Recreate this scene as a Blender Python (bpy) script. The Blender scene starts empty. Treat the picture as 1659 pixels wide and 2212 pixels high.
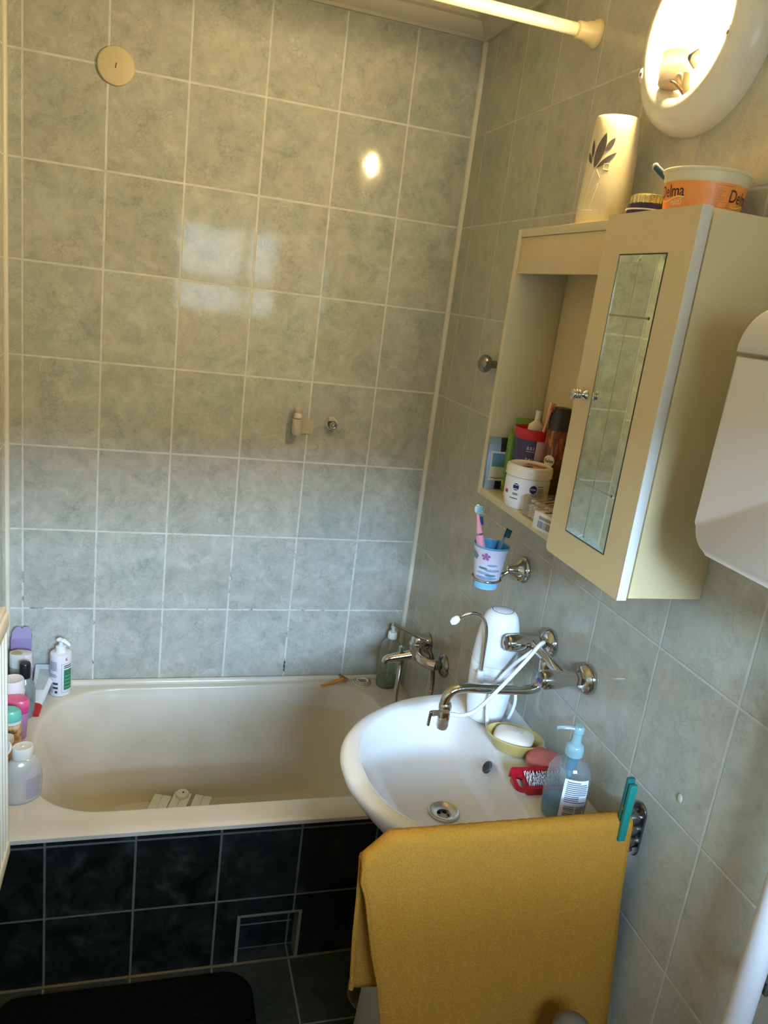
import bpy, bmesh, math, random
from mathutils import Vector, Matrix
random.seed(7)
PI = math.pi
scene = bpy.context.scene
COL = scene.collection

# ------------------------------------------------------------------ helpers
def lin(c):
    return tuple(((v/255)/12.92 if v/255 <= .04045 else ((v/255+.055)/1.055)**2.4) for v in c)

class NT:
    """small node-tree helper"""
    def __init__(s, name):
        s.m = bpy.data.materials.new(name); s.m.use_nodes = True
        s.t = s.m.node_tree; s.t.nodes.clear()
        s.out = s.t.nodes.new('ShaderNodeOutputMaterial')
    def n(s, typ, **kw):
        x = s.t.nodes.new(typ)
        for k, v in kw.items(): setattr(x, k, v)
        return x
    def l(s, a, b): s.t.links.new(a, b)
    def put(s, sock, v):
        if hasattr(v, 'links') or isinstance(v, bpy.types.NodeSocket): s.l(v, sock)
        else: sock.default_value = v
    def math(s, op, a, b=None, c=None):
        x = s.n('ShaderNodeMath', operation=op)
        s.put(x.inputs[0], a)
        if b is not None: s.put(x.inputs[1], b)
        if c is not None: s.put(x.inputs[2], c)
        return x.outputs[0]
    def mix(s, f, a, b):
        x = s.n('ShaderNodeMix', data_type='RGBA')
        s.put(x.inputs[0], f); s.put(x.inputs[6], a); s.put(x.inputs[7], b)
        return x.outputs[2]
    def ramp(s, f, stops, interp='LINEAR'):
        x = s.n('ShaderNodeValToRGB'); s.put(x.inputs[0], f)
        e = x.color_ramp; e.interpolation = interp
        while len(e.elements) < len(stops): e.elements.new(.5)
        for el, (p, c) in zip(e.elements, stops):
            el.position = p; el.color = (*c, 1) if len(c) == 3 else c
        return x.outputs[0]
    def noise(s, vec, scale, detail=3, rough=.55, dist=0.):
        x = s.n('ShaderNodeTexNoise'); s.put(x.inputs['Vector'], vec)
        x.inputs['Scale'].default_value = scale; x.inputs['Detail'].default_value = detail
        x.inputs['Roughness'].default_value = rough; x.inputs['Distortion'].default_value = dist
        return x.outputs[0]
    def bsdf(s, **kw):
        b = s.n('ShaderNodeBsdfPrincipled')
        for k, v in kw.items(): s.put(b.inputs[k], v)
        s.l(b.outputs[0], s.out.inputs[0]); return b
    def bump(s, h, strength=.3, dist=.001):
        x = s.n('ShaderNodeBump'); s.put(x.inputs['Height'], h)
        x.inputs['Strength'].default_value = strength; x.inputs['Distance'].default_value = dist
        return x.outputs[0]

_mats = {}
def M(name, rgb=None, rough=.5, metal=0., spec=.5, var=.06, scale=30., bump=0., coat=0., sss=0.):
    """plain surface with a faint procedural unevenness"""
    if name in _mats: return _mats[name]
    t = NT(name); c = lin(rgb)
    co = t.n('ShaderNodeTexCoord').outputs['Object']
    nz = t.noise(co, scale, 4)
    col = t.mix(nz, tuple(v*(1-var) for v in c)+(1,), tuple(min(1, v*(1+var)) for v in c)+(1,))
    kw = {'Base Color': col, 'Roughness': rough, 'Metallic': metal, 'Specular IOR Level': spec}
    if coat: kw['Coat Weight'] = coat
    if sss: kw['Subsurface Weight'] = sss; kw['Subsurface Scale'] = .004
    b = t.bsdf(**kw)
    if bump: t.l(t.bump(t.noise(co, scale*8, 3), bump, .001), b.inputs['Normal'])
    _mats[name] = t.m; return t.m

def clear_mat(name, tint, gloss=.12, body=0., bodycol=(255,255,255), rough=.03):
    """thin clear plastic or glass: lets light through, glossy at grazing angles, optional milky part"""
    if name in _mats: return _mats[name]
    t = NT(name)
    tr = t.n('ShaderNodeBsdfTransparent'); tr.inputs[0].default_value = (*lin(tint), 1)
    gl = t.n('ShaderNodeBsdfGlossy'); gl.inputs['Roughness'].default_value = rough
    df = t.n('ShaderNodeBsdfDiffuse'); df.inputs[0].default_value = (*lin(bodycol), 1)
    m0 = t.n('ShaderNodeMixShader'); m0.inputs[0].default_value = body
    t.l(tr.outputs[0], m0.inputs[1]); t.l(df.outputs[0], m0.inputs[2])
    lw = t.n('ShaderNodeLayerWeight'); lw.inputs[0].default_value = .35
    f = t.math('MULTIPLY_ADD', lw.outputs['Facing'], .5, gloss*.4)
    f = t.math('MINIMUM', t.math('MULTIPLY', f, f), .6)
    f = t.math('ADD', f, gloss*.3)
    m1 = t.n('ShaderNodeMixShader'); t.l(f, m1.inputs[0])
    t.l(m0.outputs[0], m1.inputs[1]); t.l(gl.outputs[0], m1.inputs[2])
    t.l(m1.outputs[0], t.out.inputs[0])
    _mats[name] = t.m; return t.m

def catmull(P, k=8, closed=False):
    P = [Vector(p) for p in P]; n = len(P); out = []
    rng = range(n if closed else n-1)
    for i in rng:
        if closed: a, b, c, d = P[(i-1) % n], P[i], P[(i+1) % n], P[(i+2) % n]
        else: a, b, c, d = P[max(i-1, 0)], P[i], P[i+1], P[min(i+2, n-1)]
        for j in range(k):
            t = j/k
            out.append(.5*((2*b)+(-a+c)*t+(2*a-5*b+4*c-d)*t*t+(-a+3*b-3*c+d)*t**3))
    if not closed: out.append(P[-1])
    return out

def axis_to(d):
    return Vector((0, 0, 1)).rotation_difference(Vector(d).normalized()).to_matrix().to_4x4()

class MB:
    def __init__(s): s.bm = bmesh.new()
    def _face(s, vs):
        try: return s.bm.faces.new(vs)
        except ValueError: return None
    def box(s, lo, hi, bevel=0., seg=2, mat=None):
        vs = []
        for z in (lo[2], hi[2]):
            for x, y in ((lo[0], lo[1]), (hi[0], lo[1]), (hi[0], hi[1]), (lo[0], hi[1])):
                vs.append(s.bm.verts.new((x, y, z)))
        fs = [s._face([vs[i] for i in f]) for f in ((3, 2, 1, 0), (4, 5, 6, 7), (0, 1, 5, 4), (1, 2, 6, 5), (2, 3, 7, 6), (3, 0, 4, 7))]
        allv = list(vs)
        if bevel:
            es = list({e for f in fs for e in f.edges})
            r = bmesh.ops.bevel(s.bm, geom=es, offset=bevel, segments=seg, affect='EDGES', profile=.5)
            allv = list({v for f in r['faces'] for v in f.verts} | {v for v in vs if v.is_valid})
        if mat is not None:
            bmesh.ops.transform(s.bm, matrix=mat, verts=[v for v in allv if v.is_valid])
        return s
    def lathe(s, prof, n=48, mat=None, sx=1., sy=1., a0=0., a1=2*PI, rot=0.):
        full = abs(a1-a0-2*PI) < 1e-6; rings = []
        cnt = n if full else n+1
        for r, z in prof:
            if r < 1e-6:
                rings.append([s.bm.verts.new((0, 0, z))])
            else:
                rings.append([s.bm.verts.new((r*sx*math.cos(rot+a0+(a1-a0)*i/n), r*sy*math.sin(rot+a0+(a1-a0)*i/n), z)) for i in range(cnt)])
        for A, B in zip(rings, rings[1:]):
            m = n
            for i in range(m):
                j = (i+1) % cnt
                if len(A) == 1 and len(B) == 1: continue
                if len(A) == 1: s._face([A[0], B[j], B[i]])
                elif len(B) == 1: s._face([A[i], A[j], B[0]])
                else: s._face([A[i], A[j], B[j], B[i]])
        if mat is not None:
            bmesh.ops.transform(s.bm, matrix=mat, verts=[v for R in rings for v in R])
        return s
    def cyl(s, p0, p1, r0, r1=None, n=24, bev=0.):
        p0, p1 = Vector(p0), Vector(p1); h = (p1-p0).length; r1 = r0 if r1 is None else r1
        b = min(bev, r0*.9, r1*.9, h*.45)
        prof = [(0, 0), (r0-b, 0), (r0, b), (r1, h-b), (r1-b, h), (0, h)] if b else [(0, 0), (r0, 0), (r1, h), (0, h)]
        return s.lathe(prof, n, Matrix.Translation(p0) @ axis_to(p1-p0))
    def sphere(s, c, r, sc=(1, 1, 1), n=24):
        prof = [(0, -r)]+[(r*math.sin(a), -r*math.cos(a)) for a in [PI*k/(n//2) for k in range(1, n//2)]]+[(0, r)]
        return s.lathe(prof, n, Matrix.Translation(c) @ Matrix.Diagonal((*sc, 1)))
    def tube(s, P, r, n=12, closed=False, radii=None, flat=None):
        P = [Vector(p) for p in P]; k = len(P); rings = []
        up = Vector((0, 0, 1)); prev = None
        for i in range(k):
            if closed: d = P[(i+1) % k]-P[i-1]
            else: d = P[min(i+1, k-1)]-P[max(i-1, 0)]
            d.normalize()
            if prev is None:
                a = up if abs(d.dot(up)) < .9 else Vector((1, 0, 0))
                u = d.cross(a).normalized()
            else:
                u = (prev-d*prev.dot(d)).normalized()
            prev = u; v = d.cross(u)
            rr = radii[i] if radii else r
            f = flat if flat else 1.
            rings.append([s.bm.verts.new(P[i]+u*rr*math.cos(2*PI*j/n)+v*rr*f*math.sin(2*PI*j/n)) for j in range(n)])
        m = k if closed else k-1
        for i in range(m):
            A, B = rings[i], rings[(i+1) % k]
            for j in range(n): s._face([A[j], A[(j+1) % n], B[(j+1) % n], B[j]])
        if not closed:
            s._face(rings[0][::-1]); s._face(rings[-1])
        return s
    def prism(s, poly, h0, h1, mat=None, bevel=0.):
        """2-D outline (x, y) extruded from z=h0 to z=h1"""
        a = [s.bm.verts.new((x, y, h0)) for x, y in poly]; b = [s.bm.verts.new((x, y, h1)) for x, y in poly]
        n = len(poly); fs = [s._face(a[::-1]), s._face(b)]
        for i in range(n): fs.append(s._face([a[i], a[(i+1) % n], b[(i+1) % n], b[i]]))
        allv = a+b
        if bevel:
            es = list(set(fs[1].edges) | set(fs[0].edges))
            r = bmesh.ops.bevel(s.bm, geom=es, offset=bevel, segments=2, affect='EDGES', profile=.5)
            allv = list({v for f in r['faces'] for v in f.verts} | {v for v in allv if v.is_valid})
        if mat is not None: bmesh.ops.transform(s.bm, matrix=mat, verts=[v for v in allv if v.is_valid])
        return s
    def patch(s, r, a0, a1, z0, z1, n=10, sx=1., sy=1., r1=None):
        """sheet lying on an upright cylinder (or cone) from angle a0 to a1"""
        r1 = r if r1 is None else r1; lo, hi = [], []
        for i in range(n+1):
            a = a0+(a1-a0)*i/n
            lo.append(s.bm.verts.new((r*sx*math.cos(a), r*sy*math.sin(a), z0)))
            hi.append(s.bm.verts.new((r1*sx*math.cos(a), r1*sy*math.sin(a), z1)))
        for i in range(n): s._face([lo[i], lo[i+1], hi[i+1], hi[i]])
        return s
    def quad(s, a, b, c, d):
        s._face([s.bm.verts.new(p) for p in (a, b, c, d)]); return s
    def rings(s, R, closed=True, cap0=False, cap1=False):
        V = [[s.bm.verts.new(p) for p in r] for r in R]; n = len(V[0])
        for A, B in zip(V, V[1:]):
            for j in range(n if closed else n-1): s._face([A[j], A[(j+1) % n], B[(j+1) % n], B[j]])
        if cap0: s._face(V[0][::-1])
        if cap1: s._face(V[-1])
        return s
    def text(s, txt, size, fn, bold=0.):
        """lettering; fn maps the flat (x, y) of a glyph outline to a point"""
        cu = bpy.data.curves.new('t', 'FONT'); cu.body = txt; cu.size = size; cu.resolution_u = 3; cu.offset = bold*size
        cu.align_x = 'CENTER'; cu.align_y = 'CENTER'
        ob = bpy.data.objects.new('t', cu); me = bpy.data.meshes.new_from_object(ob)
        vs = [s.bm.verts.new(fn(v.co.x, v.co.y)) for v in me.vertices]
        for p in me.polygons: s._face([vs[i] for i in p.vertices])
        bpy.data.objects.remove(ob); bpy.data.curves.remove(cu); bpy.data.meshes.remove(me)
        return s
    def build(s, name, mat, parent=None, smooth=40, recalc=True):
        if recalc: bmesh.ops.recalc_face_normals(s.bm, faces=s.bm.faces)
        me = bpy.data.meshes.new(name); s.bm.to_mesh(me); s.bm.free()
        if smooth:
            for p in me.polygons: p.use_smooth = True
            me.set_sharp_from_angle(angle=math.radians(smooth))
        me.materials.append(mat)
        o = bpy.data.objects.new(name, me); COL.objects.link(o)
        if parent is not None: o.parent = parent
        return o

def thing(name, label, cat, loc=(0, 0, 0), rz=0., group=None):
    o = bpy.data.objects.new(name, None); COL.objects.link(o); o.empty_display_size = .03
    o.location = loc; o.rotation_euler = (0, 0, rz); o['label'] = label; o['category'] = cat
    if group: o['group'] = group
    return o
def tag(o, label, cat, group=None, loc=None):
    o['label'] = label; o['category'] = cat
    if group: o['group'] = group
    if loc is not None: o.location = loc
    return o
def struct(o, label=None, cat=None):
    o['kind'] = 'structure'
    if label: o['label'] = label
    if cat: o['category'] = cat
    return o
def T(*a): return Matrix.Translation(a)
def RX(d): return Matrix.Rotation(math.radians(d), 4, 'X')
def RY(d): return Matrix.Rotation(math.radians(d), 4, 'Y')
def RZ(d): return Matrix.Rotation(math.radians(d), 4, 'Z')
def rrect(x0, x1, y0, y1, r, n=6):
    out = []
    for cx, cy, a in ((x1-r, y1-r, 0), (x0+r, y1-r, 90), (x0+r, y0+r, 180), (x1-r, y0+r, 270)):
        for k in range(n+1):
            t = math.radians(a+90*k/n); out.append((cx+r*math.cos(t), cy+r*math.sin(t)))
    return out

# ------------------------------------------------------------------ materials of the room
def tile_mat(name, ax, u0, du, v0, dv, grout, gcol, stops, vein, rough, spec=.5, dirt=None, ax2='Z', pebble=.10):
    t = NT(name)
    pos = t.n('ShaderNodeNewGeometry').outputs['Position']
    sp = t.n('ShaderNodeSeparateXYZ'); t.l(pos, sp.inputs[0])
    u = t.math('DIVIDE', t.math('SUBTRACT', sp.outputs[ax], u0), du)
    v = t.math('DIVIDE', t.math('SUBTRACT', sp.outputs[ax2], v0), dv)
    fu, fv = t.math('FRACT', u), t.math('FRACT', v)
    du_ = t.math('MULTIPLY', t.math('MINIMUM', fu, t.math('SUBTRACT', 1., fu)), du)
    dv_ = t.math('MULTIPLY', t.math('MINIMUM', fv, t.math('SUBTRACT', 1., fv)), dv)
    d = t.math('MINIMUM', du_, dv_)
    d = t.math('ADD', d, t.math('MULTIPLY', t.math('SUBTRACT', t.noise(pos, 90, 2), .5), .0012))
    mr = t.n('ShaderNodeMapRange', interpolation_type='SMOOTHSTEP')
    t.l(d, mr.inputs[0]); mr.inputs[1].default_value = grout/2-.0006; mr.inputs[2].default_value = grout/2+.0006
    mask = mr.outputs[0]
    cid = t.n('ShaderNodeCombineXYZ'); t.l(t.math('FLOOR', u), cid.inputs[0]); t.l(t.math('FLOOR', v), cid.inputs[1])
    wn = t.n('ShaderNodeTexWhiteNoise'); t.l(cid.outputs[0], wn.inputs[0])
    sc = t.n('ShaderNodeVectorMath', operation='SCALE'); t.l(wn.outputs['Color'], sc.inputs[0]); sc.inputs['Scale'].default_value = 7.
    ad = t.n('ShaderNodeVectorMath'); t.l(pos, ad.inputs[0]); t.l(sc.outputs[0], ad.inputs[1]); p2 = ad.outputs[0]
    base = t.ramp(t.noise(p2, 17, 4, .65, .6), stops)
    hue = t.ramp(t.noise(p2, 6, 2, .5), [(.35, (.96, 1.0, .98)), (.65, (1.0, .985, .95))])
    mu = t.n('ShaderNodeMix', data_type='RGBA', blend_type='MULTIPLY'); mu.inputs[0].default_value = 1.
    t.l(base, mu.inputs[6]); t.l(hue, mu.inputs[7])
    # small cloudy cells
    nw = t.n('ShaderNodeTexNoise'); t.l(p2, nw.inputs['Vector']); nw.inputs['Scale'].default_value = 30; nw.inputs['Detail'].default_value = 4
    wv_ = t.n('ShaderNodeVectorMath', operation='MULTIPLY_ADD'); t.l(nw.outputs['Color'], wv_.inputs[0]); wv_.inputs[1].default_value = (.05,)*3; t.l(p2, wv_.inputs[2])
    vc = t.n('ShaderNodeTexVoronoi', feature='F1'); t.l(wv_.outputs[0], vc.inputs['Vector']); vc.inputs['Scale'].default_value = 48
    cell = t.n('ShaderNodeSeparateColor'); t.l(vc.outputs['Color'], cell.inputs[0])
    cv = t.math('ADD', 1.-pebble*.5, t.math('MULTIPLY', cell.outputs[0], pebble))
    cs_ = t.n('ShaderNodeVectorMath', operation='SCALE'); t.l(mu.outputs[2], cs_.inputs[0]); t.l(cv, cs_.inputs['Scale'])
    # fine crackle veins
    nv = t.n('ShaderNodeTexNoise'); t.l(p2, nv.inputs['Vector']); nv.inputs['Scale'].default_value = 38; nv.inputs['Detail'].default_value = 3
    mv = t.n('ShaderNodeVectorMath', operation='MULTIPLY_ADD'); t.l(nv.outputs['Color'], mv.inputs[0]); mv.inputs[1].default_value = (.035,)*3; t.l(p2, mv.inputs[2])
    vo = t.n('ShaderNodeTexVoronoi', feature='DISTANCE_TO_EDGE'); t.l(mv.outputs[0], vo.inputs['Vector']); vo.inputs['Scale'].default_value = 62
    ln = t.ramp(vo.outputs['Distance'], [(0., (1, 1, 1)), (.09, (0, 0, 0))])
    gate = t.ramp(t.noise(p2, 22, 3), [(.42, (0, 0, 0)), (.62, (1, 1, 1))])
    vf = t.math('MULTIPLY', t.math('MULTIPLY', ln, gate), vein)
    dark = t.n('ShaderNodeMix', data_type='RGBA', blend_type='MULTIPLY'); t.l(vf, dark.inputs[0]); t.l(cs_.outputs[0], dark.inputs[6]); dark.inputs[7].default_value = (.50, .52, .48, 1)
    bright = t.math('ADD', .95, t.math('MULTIPLY', wn.outputs['Value'], .1))
    br = t.n('ShaderNodeVectorMath', operation='SCALE'); t.l(dark.outputs[2], br.inputs[0]); t.l(bright, br.inputs['Scale'])
    gn = t.mix(t.ramp(t.noise(pos, 25, 3), [(.3, (0, 0, 0)), (.7, (1, 1, 1))]), tuple(c*.8 for c in gcol)+(1,), (*gcol, 1))
    if dirt:  # black mould specks in the joints low on the wall
        lo = t.n('ShaderNodeMapRange'); t.l(sp.outputs['Z'], lo.inputs[0]); lo.inputs[1].default_value = 1.05; lo.inputs[2].default_value = .5
        k = t.math('MULTIPLY', t.ramp(t.noise(pos, 16, 4, .7), [(.56, (0, 0, 0)), (.62, (1, 1, 1))]), lo.outputs[0])
        gn = t.mix(k, gn, (.05, .045, .04, 1))
    col = t.mix(mask, gn, br.outputs[0])
    b = t.bsdf(**{'Base Color': col, 'Specular IOR Level': t.math('MULTIPLY_ADD', mask, spec-.15, .15)})
    t.l(t.math('MULTIPLY_ADD', mask, rough-.55, .55), b.inputs['Roughness'])
    wob = t.math('MULTIPLY', t.noise(p2, 14, 1), .35)
    t.l(t.bump(t.math('ADD', mask, wob), .45, .0016), b.inputs['Normal'])
    return t.m

ROWH = .24843; ZTOP = 2.185
wall_stops = [(.28, (.35, .36, .315)), (.44, (.435, .435, .385)), (.56, (.485, .47, .415)), (.72, (.545, .55, .505))]
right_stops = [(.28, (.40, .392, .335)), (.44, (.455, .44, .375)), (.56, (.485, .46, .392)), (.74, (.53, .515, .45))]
GR = (.70, .68, .62)
m_back = tile_mat('glazed_tile_back', 'X', -.2027, .2, ZTOP, ROWH, .0056, GR, wall_stops, .45, .07, .30, dirt=True)
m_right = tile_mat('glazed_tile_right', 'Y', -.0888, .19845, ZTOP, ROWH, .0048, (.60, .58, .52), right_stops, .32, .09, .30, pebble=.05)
m_left = tile_mat('glazed_tile_left', 'Y', -.0888, .19845, ZTOP, ROWH, .0052, GR, wall_stops, .45, .09, .30)
dk = [(.36, (.005, .007, .006)), (.5, (.012, .0155, .0135)), (.58, (.02, .021, .0185)), (.7, (.042, .047, .042))]
m_apron = tile_mat('dark_tile_apron', 'X', -.85, .2, .001, .2025, .0055, (.16, .155, .135), dk, .2, .28, .3)
fl = [(.3, (.022, .026, .019)), (.5, (.036, .041, .031)), (.62, (.05, .046, .035)), (.8, (.072, .075, .06))]
m_floor = tile_mat('dark_tile_floor', 'X', -.45, .2, -.698, .2, .005, (.21, .18, .13), fl, .3, .3, .3, ax2='Y')
m_plaster = M('painted_plaster', (205, 200, 188), .7, bump=.25, scale=40)
m_sil = M('white_silicone', (222, 216, 200), .35, scale=12, var=.1)
m_cornice = M('painted_cornice', (186, 178, 160), .6, bump=.2, scale=30)
chrome = M('chrome', (205, 203, 200), .07, 1., scale=8, var=.03)
chrome_dull = M('dull_chrome', (150, 147, 142), .22, 1., scale=20, var=.15)
white_pl = M('white_plastic', (232, 230, 226), .3)
white_gloss = M('white_gloss_plastic', (236, 236, 238), .12)
dark_print = M('dark_print', (52, 52, 58), .6)
grey_print = M('grey_print', (128, 130, 136), .6)
black_pl = M('black_plastic', (24, 23, 24), .3)
paper_white = M('white_paper_label', (226, 226, 232), .45)

# ------------------------------------------------------------------ room shell
XL, YR, ZC = -1.247, -3.0, 2.50
WT = .10
struct(MB().box((XL-WT, 0, -.1), (WT, WT, ZC+.1)).build('wall_back', m_back), 'tiled wall behind the bathtub', 'wall')
struct(MB().box((0, YR, -.1), (WT, 0, ZC+.1)).build('wall_right', m_right), 'tiled wall carrying the cabinet and basin', 'wall')
struct(MB().box((XL-WT, YR, -.1), (XL, 0, ZC+.1)).build('wall_left', m_left), 'tiled wall at the left end of the bathtub', 'wall')
WX0, WX1, WZ0, WZ1 = -.80, -.10, 1.45, 2.06
mb = MB()
mb.box((XL-WT, YR-WT, -.1), (WX0, YR, ZC+.1)).box((WX1, YR-WT, -.1), (WT, YR, ZC+.1))
mb.box((WX0, YR-WT, -.1), (WX1, YR, WZ0)).box((WX0, YR-WT, WZ1), (WX1, YR, ZC+.1))
struct(mb.build('wall_front', M('beige_plaster', (150, 142, 126), .7)), 'plastered wall with the window, behind the viewer', 'wall')
struct(MB().box((XL-WT, YR-WT, -.1), (WT, WT, 0)).build('floor', m_floor), 'dark tiled floor', 'floor')
struct(MB().box((XL-WT, YR-WT, ZC), (WT, WT, ZC+.1)).build('ceiling', m_plaster), 'painted ceiling', 'ceiling')

# window behind the viewer
w = thing('window_1', 'white framed window behind the viewer', 'window', (0, YR, 0)); w['kind'] = 'structure'
fr = MB(); fw = .045; y0, y1 = -.075, -.02
fr.box((WX0, y0, WZ0), (WX0+fw, y1, WZ1)).box((WX1-fw, y0, WZ0), (WX1, y1, WZ1))
fr.box((WX0, y0, WZ0), (WX1, y1, WZ0+fw)).box((WX0, y0, WZ1-fw), (WX1, y1, WZ1))
fr.box((-.355, y0, WZ0), (-.305, y1, WZ1)).box((WX0, y0, 1.66), (WX1, y1, 1.715))
fr.build('window_frame', white_pl, w)
MB().box((WX0+fw/2, -.05, WZ0+fw/2), (WX1-fw/2, -.046, WZ1-fw/2)).build('pane', clear_mat('window_glass', (250, 252, 252), .08), w)

# cornice
def cornice_profile(): return [(0, -.068), (.010, -.068), (.013, -.060), (.022, -.054), (.034, -.040), (.040, -.030), (.052, -.026), (.062, -.016), (.066, -.008), (.066, 0), (0, 0)]
prof = cornice_profile()
mb = MB(); mb.rings([[(x, -d, ZC+h) for d, h in prof] for x in (XL, -.0)], cap0=True, cap1=True)
struct(mb.build('trim_1', m_cornice, smooth=25), 'moulded cornice along the back wall', 'cornice')
mb = MB(); mb.rings([[(-d, y, ZC+h) for d, h in prof] for y in (-.0, YR)], cap0=True, cap1=True)
struct(mb.build('trim_2', m_cornice, smooth=25), 'moulded cornice along the right wall', 'cornice')
# sealant beads in the corners
def bead(name, p0, p1, r, sx, sy, label):
    m = MB(); m.cyl(p0, p1, r, n=16)
    struct(m.build(name, m_sil), label, 'sealant')
bead('trim_3', (-.001, -.001, .40), (-.001, -.001, 2.435), .011, 1, 1, 'pale sealant in the corner of back and right wall')
bead('trim_4', (XL+.001, -.001, .40), (XL+.001, -.001, 2.435), .009, 1, 1, 'pale sealant in the corner of back and left wall')

# apron below the bathtub, with the recessed access hatch
AY = -.698; hx0, hx1, hz1 = -.590, -.431, .150
mb = MB()
mb.box((XL, AY, 0), (hx0, AY+.03, .436)).box((hx1, AY, 0), (0, AY+.03, .436)).box((hx0, AY, hz1), (hx1, AY+.03, .436))
mb.box((hx0, AY+.045, 0), (hx1, AY+.06, hz1))
struct(mb.build('wall_apron', m_apron), 'dark tiled apron in front of the bathtub', 'wall')
m_gtrim = M('grey_joint', (128, 122, 108), .6, scale=60, var=.2)
mb = MB()
mb.box((hx0-.004, AY-.003, 0), (hx0+.004, AY+.045, hz1+.003)).box((hx1-.004, AY-.003, 0), (hx1+.004, AY+.045, hz1+.003))
mb.box((hx0, AY-.002, hz1-.003), (hx1, AY+.045, hz1+.003)).box((hx0+.012, AY+.043, .078), (hx1-.012, AY+.0455, .081))
struct(mb.build('trim_5', m_gtrim), 'grey edging round the recessed hatch in the apron', 'edging')
mb = MB(); mb.box((XL, AY-.007, 0), (-.0, AY, .006), .002)
struct(mb.build('trim_6', M('brown_joint', (104, 88, 62), .7, scale=30, var=.3)), 'brownish joint where apron meets floor', 'edging')

# ------------------------------------------------------------------ outside
m_out = M('lawn', (70, 84, 52), .9, scale=2, var=.3)
struct(MB().box((-40, -60, -1.2), (40, YR-.6, -1.1)).build('ground_outside', m_out), 'ground outside the window', 'ground')
h = thing('skyline', 'house out of view, added to block low sky light at the window', 'skyline', (0, -9.5, -1.1))  # unseen building added outside; its height sets where daylight ends on the back wall
MB().box((-14, -4, 0), (14, 0, 4.4)).build('facade', M('house_brick', (156, 148, 134), .8, scale=1.5), h)
MB().prism([(-4.4, 4.4), (.35, 4.4), (-2, 5.2)], -14.3, 14.3, Matrix(((0, 0, 1, 0), (1, 0, 0, 0), (0, 1, 0, 0), (0, 0, 0, 1)))).build('roof', M('roof_tiles', (60, 44, 38), .8, scale=5), h)

# ------------------------------------------------------------------ bathtub
def poly_ray(poly, c, th):
    d = (math.cos(th), math.sin(th)); best = 0
    for i in range(len(poly)):
        a, b = poly[i], poly[(i+1) % len(poly)]
        ex, ey = b[0]-a[0], b[1]-a[1]; den = d[0]*ey-d[1]*ex
        if abs(den) < 1e-12: continue
        t = ((a[0]-c[0])*ey-(a[1]-c[1])*ex)/den; s_ = ((a[0]-c[0])*d[1]-(a[1]-c[1])*d[0])/den
        if t > 0 and -1e-6 <= s_ <= 1+1e-6: best = max(best, t)
    return best
def corner_rect(x0, x1, y0, y1, rl, rr_, n=14):
    out = []
    for cx, cy, a, r in ((x1-rr_, y1-rr_, 0, rr_), (x0+rl, y1-rl, 90, rl), (x0+rl, y0+rl, 180, rl), (x1-rr_, y0+rr_, 270, rr_)):
        for k in range(n+1):
            t = math.radians(a+90*k/n); out.append((cx+r*math.cos(t), cy+r*math.sin(t)))
    return out
RIM = .446
t_ = NT('cream_enamel')
pos = t_.n('ShaderNodeNewGeometry').outputs['Position']
sp = t_.n('ShaderNodeSeparateXYZ'); t_.l(pos, sp.inputs[0])
cr = t_.ramp(t_.noise(pos, 5, 4), [(.3, lin((206, 197, 180))), (.7, lin((220, 212, 198)))])
# worn patches of bare, chalky enamel below the far rim
def band(sock, a, b, c, d):
    x = t_.n('ShaderNodeMapRange'); t_.l(sock, x.inputs[0]); x.inputs[1].default_value = a; x.inputs[2].default_value = b
    y = t_.n('ShaderNodeMapRange'); t_.l(sock, y.inputs[0]); y.inputs[1].default_value = d; y.inputs[2].default_value = c
    return t_.math('MINIMUM', x.outputs[0], y.outputs[0])
bx_ = band(sp.outputs['X'], -.42, -.36, -.22, -.14)
by_ = band(sp.outputs['Y'], -.16, -.10, -.06, -.045)
bz_ = band(sp.outputs['Z'], .36, .40, .436, .442)
k = t_.math('MULTIPLY', t_.math('MULTIPLY', bx_, by_), bz_)
k = t_.ramp(t_.math('MULTIPLY', k, t_.math('ADD', t_.noise(pos, 26, 4, .6), .35)), [(.36, (0, 0, 0)), (.42, (1, 1, 1))])
k = t_.math('MULTIPLY', k, .65)
cr = t_.mix(k, cr, (*lin((214, 214, 214)), 1))
yl = t_.n('ShaderNodeMapRange'); t_.l(sp.outputs['Z'], yl.inputs[0]); yl.inputs[1].default_value = .30; yl.inputs[2].default_value = .09
cr = t_.mix(t_.math('MULTIPLY', yl.outputs[0], .32), cr, (*lin((210, 194, 150)), 1))   # limescale stain low in the tub
t_.bsdf(**{'Base Color': cr, 'Roughness': .16, 'Specular IOR Level': .45})
m_tub = t_.m

tub = thing('bathtub', 'cream enamel bathtub filling the far end of the room', 'bathtub', (-.62, -.365, 0))
OX, OY = .62, .365   # to local
C0 = (-.62, -.335)
inn = corner_rect(-1.118, -.125, -.634, -.048, .20, .17)
flo = corner_rect(-.99, -.24, -.53, -.135, .14, .12)
N = 128
def ring(poly, z, s=1., c=C0): 
    R = []
    for i in range(N):
        th = 2*PI*(i+.5)/N; r = poly_ray(poly, c, th)*s
        R.append((c[0]+r*math.cos(th)+OX, c[1]+r*math.sin(th)+OY, z))
    return R
def lerp_ring(A, B, f): return [tuple(a[k]+(b[k]-a[k])*f for k in range(2)) for a, b in zip(A, B)]
outer = [(0-.0, 0), (XL, 0), (XL, -.735), (0, -.735)]
outer_in = [(-.001, -.001), (XL+.001, -.001), (XL+.001, -.728), (-.001, -.728)]
R_in = ring(inn, 0); R_fl = ring(flo, 0)
rings = []
def at_z(L, z): return [(p[0], p[1], z) for p in L]
out2 = ring(outer, 0, 1.0)
out_flat = ring([(-.001, -.001), (XL+.001, -.001), (XL+.001, -.698), (-.001, -.698)], 0)
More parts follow.
